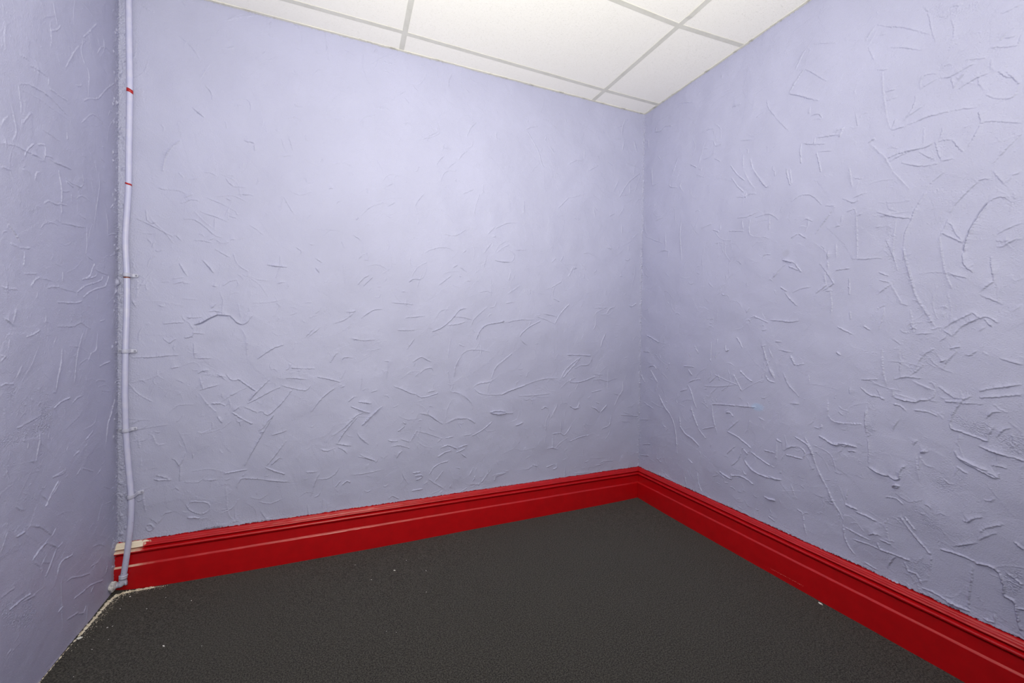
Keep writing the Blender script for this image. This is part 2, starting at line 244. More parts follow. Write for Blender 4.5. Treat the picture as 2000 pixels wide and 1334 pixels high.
# ------------------------------------------------------------------ plaster relief
# Trowel marks read off the walls, in millimetres on the wall (distance along it, height).
# D: ledge facing away from the lamp, B: ledge facing it, R: raised ridge, S: rough stippled patch.
MARKS_BACK = '''\
D0.8 -2707 2529 -2681 2516 -2659 2511
D0.7 -2574 2437 -2527 2399 -2500 2353
B0.6 -2331 2591 -2396 2552
B0.6 -2461 2343 -2491 2279 -2500 2265
D1.2 -2530 2134 -2485 2100
D0.9 -2481 2243 -2459 2218 -2453 2184
D0.9 -2370 2175 -2355 2178 -2340 2188
D0.7 -2376 2201 -2321 2217 -2303 2189 -2309 2152
D0.8 -2283 2413 -2264 2398
B0.7 -2391 2555 -2343 2597 -2331 2601
B0.6 -2331 2590 -2263 2617
D0.8 -2238 2546 -2213 2525
D0.9 -2335 2023 -2288 2017
D0.7 -2292 2013 -2289 1985
D0.8 -2123 2400 -2106 2374
D0.8 -1754 2298 -1724 2305 -1681 2302
D0.7 -1638 2383 -1590 2420
D0.7 -1598 2380 -1574 2353
D1 -1339 2571 -1356 2534 -1361 2491
D0.6 -1966 2193 -1924 2201 -1895 2226
D0.6 -1829 2193 -1799 2238 -1746 2261
D0.6 -1524 2171 -1458 2200 -1407 2234 -1420 2269
D0.5 -1259 2506 -1241 2488
D1.3 -2517 2122 -2485 2099
B1.8 -2639 1833 -2629 1885 -2611 1933 -2571 1982
D1 -2732 1619 -2673 1589 -2605 1551
D1 -2696 1534 -2681 1514
D1 -2699 1659 -2695 1615 -2675 1600
D1.6 -2675 1603 -2666 1608
D1 -2655 1764 -2644 1757 -2622 1757
D0.8 -2622 1757 -2580 1758 -2552 1744
D1.2 -2562 1726 -2529 1750
D1 -2576 1702 -2553 1713 -2534 1724 -2505 1722
D0.9 -2584 1839 -2563 1817
D0.8 -2485 1851 -2461 1852 -2436 1841
D1.4 -2404 1840 -2392 1819 -2372 1804
D0.9 -2372 1804 -2326 1807
D0.7 -2404 1852 -2372 1854
D0.9 -2506 1676 -2477 1665 -2443 1657 -2398 1639
B0.9 -2395 1701 -2397 1642
D0.9 -2393 1667 -2363 1660
D0.9 -2567 1632 -2535 1637 -2506 1624 -2477 1598 -2448 1572 -2419 1563
B0.9 -2525 1674 -2487 1632 -2443 1596
D0.8 -2450 1653 -2451 1601
D1 -2601 1555 -2591 1555 -2573 1534
D0.9 -2526 1542 -2497 1544 -2458 1536
D0.9 -2449 1511 -2419 1490 -2389 1476
D1.3 -2498 1457 -2469 1419 -2457 1402
D1.2 -2583 1437 -2570 1412 -2563 1395
D1.2 -2242 1453 -2202 1448 -2155 1448
D0.9 -2031 1453 -2013 1429
D0.9 -2033 1501 -1999 1478
D1 -2332 2024 -2286 2018
D0.8 -2289 2016 -2289 1983
D1 -2357 1770 -2306 1776 -2295 1770
D0.7 -2486 1742 -2437 1725 -2388 1705
D0.7 -2407 1749 -2382 1738
B0.9 -2173 1789 -2178 1751 -2184 1714
D0.9 -2170 1789 -2151 1749 -2123 1702
D0.7 -2177 2063 -2169 2028 -2152 1994
D0.7 -2149 2086 -2128 2011
B0.6 -2203 2155 -2187 2079
D0.7 -1817 1734 -1773 1782 -1709 1813
D1.1 -1968 1851 -1951 1856
D0.9 -2119 1547 -2093 1528 -2102 1511
D0.7 -1857 1635 -1811 1603
D0.8 -2369 1562 -2389 1557
D0.7 -2312 1633 -2286 1618 -2254 1591
D0.6 -2106 1860 -2072 1886 -2067 1865 -2032 1875
B0.7 -2490 1828 -2542 1814
D0.8 -2056 1565 -2039 1566
D0.6 -2204 1967 -2122 1993
D4 -2529 1161 -2515 1166 -2500 1173 -2481 1187 -2461 1199 -2444 1208
D4 -2444 1208 -2422 1208 -2394 1205
D3 -2394 1205 -2376 1186 -2366 1174 -2348 1165
D1.5 -2348 1165 -2325 1175 -2304 1208
D1.4 -2558 1195 -2529 1192 -2500 1198
D1.2 -2646 1164 -2609 1168 -2567 1171
D1.5 -2466 1237 -2446 1261
D1.2 -2476 1222 -2451 1226 -2411 1215
B1 -2358 1264 -2351 1216 -2346 1180
B1.4 -2351 1150 -2331 1114 -2326 1066 -2324 1017
D0.8 -2555 1177 -2532 1137
D1.6 -2568 1102 -2539 1108 -2532 1131
D1 -2539 1125 -2491 1120
D1.2 -2533 1079 -2531 1009
D1 -2531 1009 -2463 1008
D1 -2583 1434 -2570 1406 -2553 1379
D0.9 -2607 1364 -2565 1375
D0.9 -2607 1341 -2563 1358
D1.2 -2493 1452 -2469 1424 -2455 1399
D1.6 -2458 1340 -2445 1338
D1 -2420 1342 -2395 1364 -2360 1375
B0.8 -2750 1362 -2731 1352 -2732 1274
D1.2 -2752 1265 -2739 1235
D1.3 -2659 1246 -2641 1239
D1.5 -2757 1016 -2679 1017 -2625 1023 -2587 1024
D1.8 -2621 965 -2588 971
D1.2 -2647 1102 -2624 1079 -2615 1085 -2596 1099
D1.5 -2519 938 -2502 950 -2476 953
D1.8 -2284 1001 -2247 1031 -2209 1056 -2173 1068
B1.3 -2512 926 -2498 867
D1.2 -2513 862 -2474 875 -2434 885
B1.3 -2513 850 -2484 801 -2450 758
D1.8 -2409 932 -2389 904 -2353 906
R2 -2363 909 -2332 884 -2291 848
D1.8 -2285 851 -2317 804
D1.5 -2328 789 -2280 814 -2232 842 -2188 862
D1.5 -2320 801 -2285 845 -2232 904
R1.6 -2387 753 -2344 717 -2305 692
R1.4 -2469 798 -2435 798 -2415 785
D1.2 -2385 756 -2359 776
D1.2 -2338 774 -2312 760 -2286 743
D1.6 -2281 746 -2265 748 -2243 728 -2211 754 -2178 789 -2138 847
D1.2 -2445 733 -2428 705
D1.1 -2183 871 -2133 853 -2076 841 -2053 866
D1.8 -2143 955 -2087 950
D1 -2087 950 -2035 949
D1.4 -2166 905 -2121 903 -2073 895
D1.8 -2024 906 -1977 895 -1917 876
D1.5 -2053 731 -2018 780 -1983 817 -1944 845
D1.2 -1965 973 -1941 1018 -1928 1024
D1 -1910 971 -1904 1001 -1858 1000
D1.1 -1861 1096 -1811 1089 -1748 1093
D1 -1867 1099 -1830 1096
D1.3 -1817 1203 -1786 1230 -1748 1251 -1709 1255
D1 -1892 1237 -1867 1235 -1845 1242 -1849 1261
D0.9 -1952 1174 -1898 1194 -1855 1228
D0.9 -2081 1102 -2035 1154
D0.9 -2011 1154 -2069 1102
D1.2 -1833 1378 -1805 1412 -1776 1430
D1.2 -1805 1372 -1760 1421
D1 -2031 1450 -2013 1426
D1.1 -2242 1450 -2202 1447 -2158 1446
D1.5 -1830 769 -1773 756
R1.6 -1868 748 -1824 728 -1773 708
D1.5 -1893 647 -1843 696 -1805 710
B1.3 -1818 641 -1767 697 -1708 741
D1.2 -1880 772 -1855 794 -1837 796
D1.3 -1767 816 -1735 825
D1.2 -2260 676 -2216 729
S1.2 -2053 814 52 -13 -14 -88
S1 -2394 814 46 -2 -1 -36
S0.9 -2166 940 68 -2 0 -57
S0.7 -2631 1272 65 -27 -20 -64
S0.7 -2515 1125 98 1 -1 -76
S0.7 -2635 868 70 -4 -1 -35
S0.6 -2314 1338 134 7 0 -90
S0.6 -1892 1247 125 3 0 -98
D1.8 -2340 493 -2308 557 -2265 640 -2216 729
D1.2 -2281 653 -2249 682 -2238 696
D1.2 -2276 647 -2260 649
R1.4 -2422 467 -2382 471 -2330 475
D1.3 -2372 390 -2356 431 -2314 428 -2261 418
D1.6 -2261 416 -2207 403 -2160 392
B1 -2351 445 -2330 467
D1.2 -2250 482 -2217 523 -2162 599
D1.4 -2228 630 -2195 637 -2162 646
R1.8 -2253 477 -2212 453 -2171 433
D1.4 -2228 486 -2195 514 -2184 513
D1.3 -1959 599 -1905 634 -1843 689
D2 -1935 554 -1899 614 -1837 689
D2.2 -1935 558 -1905 551 -1865 541
D1.6 -1929 541 -1899 521 -1884 502
D1.2 -2013 539 -1978 526 -1942 538
B1.6 -1811 647 -1767 691 -1735 719
D1 -1837 608 -1818 573 -1786 543
D1.3 -2055 303 -2037 373 -2016 416
D1 -2078 430 -2054 427 -2025 426
D0.9 -2025 387 -1978 384 -1942 406 -1923 437
R1.4 -1942 337 -1918 366
R1.6 -1911 342 -1887 362 -1871 350
B0.8 -2524 674 -2505 666 -2470 682
D1.3 -2445 736 -2428 705
B0.8 -2679 642 -2665 626 -2642 630
B0.8 -2685 671 -2677 642
D1.2 -2592 523 -2578 551 -2568 585
D1.2 -2588 528 -2591 453
D1.2 -2620 558 -2606 551 -2592 523
R1.6 -2683 474 -2662 468 -2621 464
D1.6 -2676 490 -2653 481 -2626 466
D1 -2619 416 -2607 426 -2593 409
D0.9 -2660 300 -2646 315 -2618 317
D1 -2669 273 -2653 302
D1.4 -2568 344 -2561 322 -2537 301 -2513 288
R0.8 -2561 325 -2551 353 -2517 348 -2483 337 -2479 306 -2508 290
R2.4 -2564 281 -2537 279 -2518 272
D0.9 -2507 446 -2448 441
B0.9 -2415 417 -2411 344 -2404 270 -2383 239
D0.9 -2278 268 -2249 219
B0.8 -2008 218 -1999 282
B0.8 -1987 214 -1981 266
D0.9 -2072 267 -2067 214
R1 -2710 271 -2699 275 -2687 259 -2697 246 -2710 251 -2712 266
D1 -2569 197 -2591 195 -2642 198
B1.3 -2722 436 -2718 379 -2712 332
B1 -2735 664 -2731 619
D1 -1824 493 -1799 476 -1741 449
D0.7 -1862 389 -1799 388 -1715 398
B1 -2727 573 -2729 528
S1.2 -2418 393 31 -4 -1 -109
S0.8 -2294 314 81 -13 0 -37
S1 -2089 534 55 -28 -12 -35
S0.7 -1984 319 73 -10 0 -52
D1 -1425 2055 -1404 2090 -1382 2111
D1 -1298 2104 -1279 2136 -1250 2162
D0.8 -1403 1964 -1389 2005 -1367 2029 -1331 2038 -1312 2041
D0.8 -1367 2043 -1316 2090
D0.9 -1543 1807 -1526 1847 -1491 1889
D0.8 -1686 1796 -1644 1825
D0.8 -1693 1899 -1657 1921
D0.9 -1254 2240 -1228 2295 -1198 2330
D0.9 -1072 2303 -1072 2267 -1048 2264
D0.8 -1426 2261 -1418 2238 -1447 2218 -1502 2180
D0.8 -1404 2160 -1342 2152
D1.1 -884 2354 -850 2372 -808 2386
R0.8 -876 2341 -824 2274 -797 2225 -779 2166 -761 2146
B1.1 -727 2280 -691 2243
D1.1 -586 2195 -530 2229
D0.8 -526 2230 -478 2233
B1 -474 2296 -476 2247
D1 -448 2171 -371 2220
B1 -362 2258 -377 2280
R1.6 -196 2041 -145 2124 -109 2164 -35 2222
D1 -186 2055 -113 2069
B1 -114 2137 -111 2074
B1 -248 2068 -208 2149
B1.2 -181 2347 -172 2407
B1 -159 2561 -184 2497 -188 2446
D1 -254 2409 -193 2420
B1 -335 2448 -333 2428
B1.1 -83 2432 -71 2383 -60 2359
D0.8 -245 2481 -184 2510
B1.2 -897 1927 -897 1854
D1 -664 1909 -624 1946 -583 1991
D0.7 -583 1987 -532 2001 -465 2026
B0.8 -401 1949 -385 1885
D0.9 -1076 1744 -1003 1782 -937 1793
D1 -1123 1706 -1076 1755
D0.9 -1146 1593 -1099 1657
B1 -1071 1603 -1026 1640 -986 1659
D0.9 -1002 1627 -952 1601 -968 1558
D1.3 -1078 1560 -1034 1553 -985 1555
D0.9 -952 1628 -876 1634
D1.2 -1291 1506 -1249 1480
D1 -1328 1500 -1302 1516
D0.8 -1269 1587 -1254 1603
D0.7 -1487 1570 -1444 1594 -1394 1606 -1351 1606 -1328 1590
D1 -1145 1512 -1130 1569
B1.3 -177 1857 -173 1802
B1.1 -204 1914 -163 1973
D1 -276 1906 -235 1927
D0.9 -548 1871 -501 1852
D1 -469 1647 -430 1652 -371 1626
R1.1 -637 1586 -619 1619
R0.9 -701 1573 -674 1599
D0.8 -682 1559 -659 1540
R1.3 -567 1522 -544 1552 -525 1549
B0.9 -86 1781 -38 1820
D1 -297 1698 -251 1694
D0.8 -1274 1918 -1210 1952
B0.9 -1157 1989 -1156 1945 -1168 1925
D0.7 -1380 1681 -1314 1680 -1254 1719
R1.2 -146 1634 -125 1627 -104 1641
D0.8 -148 2268 -36 2252
R0.8 -617 2469 -608 2447
R1.5 -1446 1139 -1399 1157 -1356 1190 -1323 1223 -1289 1263 -1252 1273
D1.1 -1323 1223 -1267 1220 -1213 1207
D1.2 -1356 1175 -1304 1180 -1255 1195
R2 -1189 1096 -1174 1133 -1143 1171 -1103 1186 -1047 1194 -1014 1206
D1.1 -1047 1194 -981 1199 -923 1212 -820 1214
D0.8 -1220 1170 -1205 1207 -1159 1252 -1120 1283
B1.1 -999 1366 -958 1391 -917 1420
D0.9 -1408 1397 -1335 1456
R1.3 -1572 1404 -1555 1421 -1514 1424
B0.9 -992 1446 -984 1477 -976 1501
R1.3 -913 1112 -897 1135 -846 1174 -776 1207
D1.1 -913 1108 -896 1081 -862 1057
B1.7 -1321 882 -1310 950 -1280 1001
D0.9 -1280 1001 -1243 1030 -1173 1033 -1102 1021
B1.7 -1097 862 -1069 930 -1029 963 -963 1012
D1.3 -1203 818 -1172 835 -1096 847 -1085 869
D0.9 -1199 810 -1171 783 -1124 769
D1.3 -1124 769 -1027 766 -961 788 -876 815 -807 836
R1.3 -1023 768 -994 782 -876 815
D1.1 -807 836 -736 849 -646 848
D0.9 -918 751 -806 749 -699 755
B1.1 -1354 915 -1339 806 -1317 797 -1264 773 -1210 725 -1210 688
D1 -1324 798 -1264 776 -1210 718
D1.8 -1652 842 -1602 822 -1568 803 -1533 794
R1 -1533 794 -1505 775 -1463 780 -1412 795
D1.2 -1470 801 -1427 809
D1.1 -1512 906 -1484 930 -1449 936 -1438 918
D1.2 -1689 884 -1689 925 -1676 973 -1702 980
D1.1 -1505 683 -1455 668 -1426 645 -1382 618
D0.9 -1368 618 -1308 643 -1248 640
D1 -1240 638 -1209 621 -1190 604
R3.2 -1099 664 -1067 671 -1018 666 -1001 655 -1050 651 -1091 659
D2.2 -1099 662 -1059 649 -1018 652 -951 649
D1.4 -1551 970 -1506 997 -1470 979 -1442 968
D1.4 -759 1254 -714 1247 -660 1237
R1.5 -673 1196 -633 1257 -573 1319
D0.9 -812 1237 -732 1215 -668 1188
R1.2 -580 1493 -544 1544 -520 1549
R0.9 -699 1419 -631 1458
R1 -689 1352 -643 1333
B1.1 -380 1255 -355 1281 -305 1299
R1.4 -285 1265 -265 1296 -229 1309
R0.9 -376 1301 -285 1304
B0.9 -370 1255 -374 1188 -393 1155
B1.6 -331 1041 -322 1079 -292 1138
R1.5 -583 997 -488 993 -405 989
R1.4 -627 845 -591 901 -535 948 -478 980
R1.3 -609 852 -553 908 -488 972
D0.9 -525 907 -477 926 -419 929 -390 979
R1.4 -552 842 -557 822 -495 819 -437 830 -368 852
D0.9 -388 828 -328 830 -277 815 -215 830 -184 829
B0.9 -495 819 -518 771
D0.9 -388 866 -308 859
B1.1 -146 810 -150 749 -176 716 -212 648
D1.1 -218 731 -160 715
R1 -396 748 -316 761
B0.9 -268 900 -271 772
B0.9 -274 661 -324 613
D1.2 -395 651 -354 632 -334 609
R1.8 -559 670 -531 652 -502 654 -488 682
R1.1 -158 584 -83 574 -6 564
D1 -137 600 -61 573
D0.8 -152 536 -77 530
R1.8 -109 1326 -82 1318 -44 1341
B1 -684 605 -657 668
D0.9 -186 1516 -165 1517
R1.1 -761 659 -734 673 -716 664
R1.3 -934 576 -900 582 -887 588
D1 -1074 1558 -1017 1551 -968 1556
D1.2 -1663 1291 -1596 1288 -1545 1284
D1.2 -1592 1212 -1548 1216 -1485 1223
D1 -1582 1040 -1541 1100
D1.2 -1633 1144 -1582 1143 -1541 1144
D0.8 -1175 1366 -1128 1376 -1089 1366
D0.9 -1007 1309 -949 1319
B0.9 -1540 893 -1519 913
B0.8 -1341 1103 -1351 1046 -1355 988
S0.7 -1126 1029 64 -1 0 -23
S1 -729 953 71 -19 -9 -31
S0.7 -819 1072 71 0 1 -70
S0.6 -1251 1133 46 0 1 -88
S0.6 -1283 1423 154 9 1 -72
R1.8 -1389 484 -1360 495 -1330 485 -1300 469
R1.8 -1292 474 -1262 483 -1239 483
R1.8 -1411 434 -1374 455 -1337 461
R1.5 -1304 448 -1254 465
R1.2 -1277 441 -1243 411
B1.4 -1567 532 -1546 565 -1529 596
D1.3 -1615 554 -1588 541 -1567 533
D1.6 -1682 554 -1655 544 -1628 545
D1.1 -1665 516 -1628 521 -1567 499
D1.8 -1635 451 -1622 478 -1605 487
D1.1 -1512 687 -1462 676 -1426 648 -1386 616
D1 -1353 617 -1316 636 -1240 638 -1217 625 -1193 605
R1.3 -1212 535 -1154 560 -1114 587 -1091 608
D1 -1262 540 -1216 543
D0.8 -1532 589 -1476 573 -1426 551 -1382 534
R1 -1367 535 -1323 542
D1.2 -1461 313 -1425 283 -1396 264 -1362 236
R1 -1461 338 -1432 378 -1389 398 -1352 402
R0.9 -1425 297 -1381 350
R2 -1539 341 -1504 344 -1500 329 -1532 319
R1.6 -1549 360 -1507 362
R1.8 -1556 262 -1525 264 -1496 264
B1.6 -1344 250 -1333 267
D1.2 -1678 234 -1658 248 -1621 225
D1 -1608 371 -1594 334 -1573 303
B0.9 -1230 302 -1200 350
B1.2 -1071 250 -1060 291 -1006 292 -994 298
D1.1 -1071 250 -1055 279 -998 289
R1.1 -1152 254 -1120 295 -1108 305
R1.3 -938 573 -917 579 -891 589
R1 -697 598 -662 660
B1.2 -623 572 -622 498
R1 -678 499 -623 501 -594 484 -548 537
R1.6 -535 656 -511 646 -488 657 -488 690
B1 -678 491 -681 410
D1.4 -722 406 -686 412 -640 394
D1.4 -819 317 -783 304
R1.6 -675 275 -647 284 -652 309
R1 -721 293 -666 307
B1 -324 613 -274 661
D1.2 -375 646 -334 613
D1 -327 229 -318 270 -288 280 -215 274
R0.8 -556 439 -480 461 -411 467
R0.9 -312 501 -251 522 -236 581
D1.2 -524 228 -466 225 -407 221
R0.9 -1276 218 -1238 235
D0.9 -1222 252 -1160 243
B1 -591 277 -589 219
D1.3 -1830 591 -1805 565 -1780 542
D1 -1831 480 -1792 469 -1741 446
B1.3 -1815 647 -1773 691 -1715 738
D1.5 -1830 769 -1792 763 -1767 755
B1.5 -1830 732 -1780 705
R1.2 -1629 597 -1595 622
R1.4 -1601 644 -1588 636
S1.4 -1601 616 27 -2 0 -35
S1 -1734 304 39 -5 0 -41
S1 -846 387 53 -5 1 -39
S0.8 -1292 309 62 -7 1 -44
'''
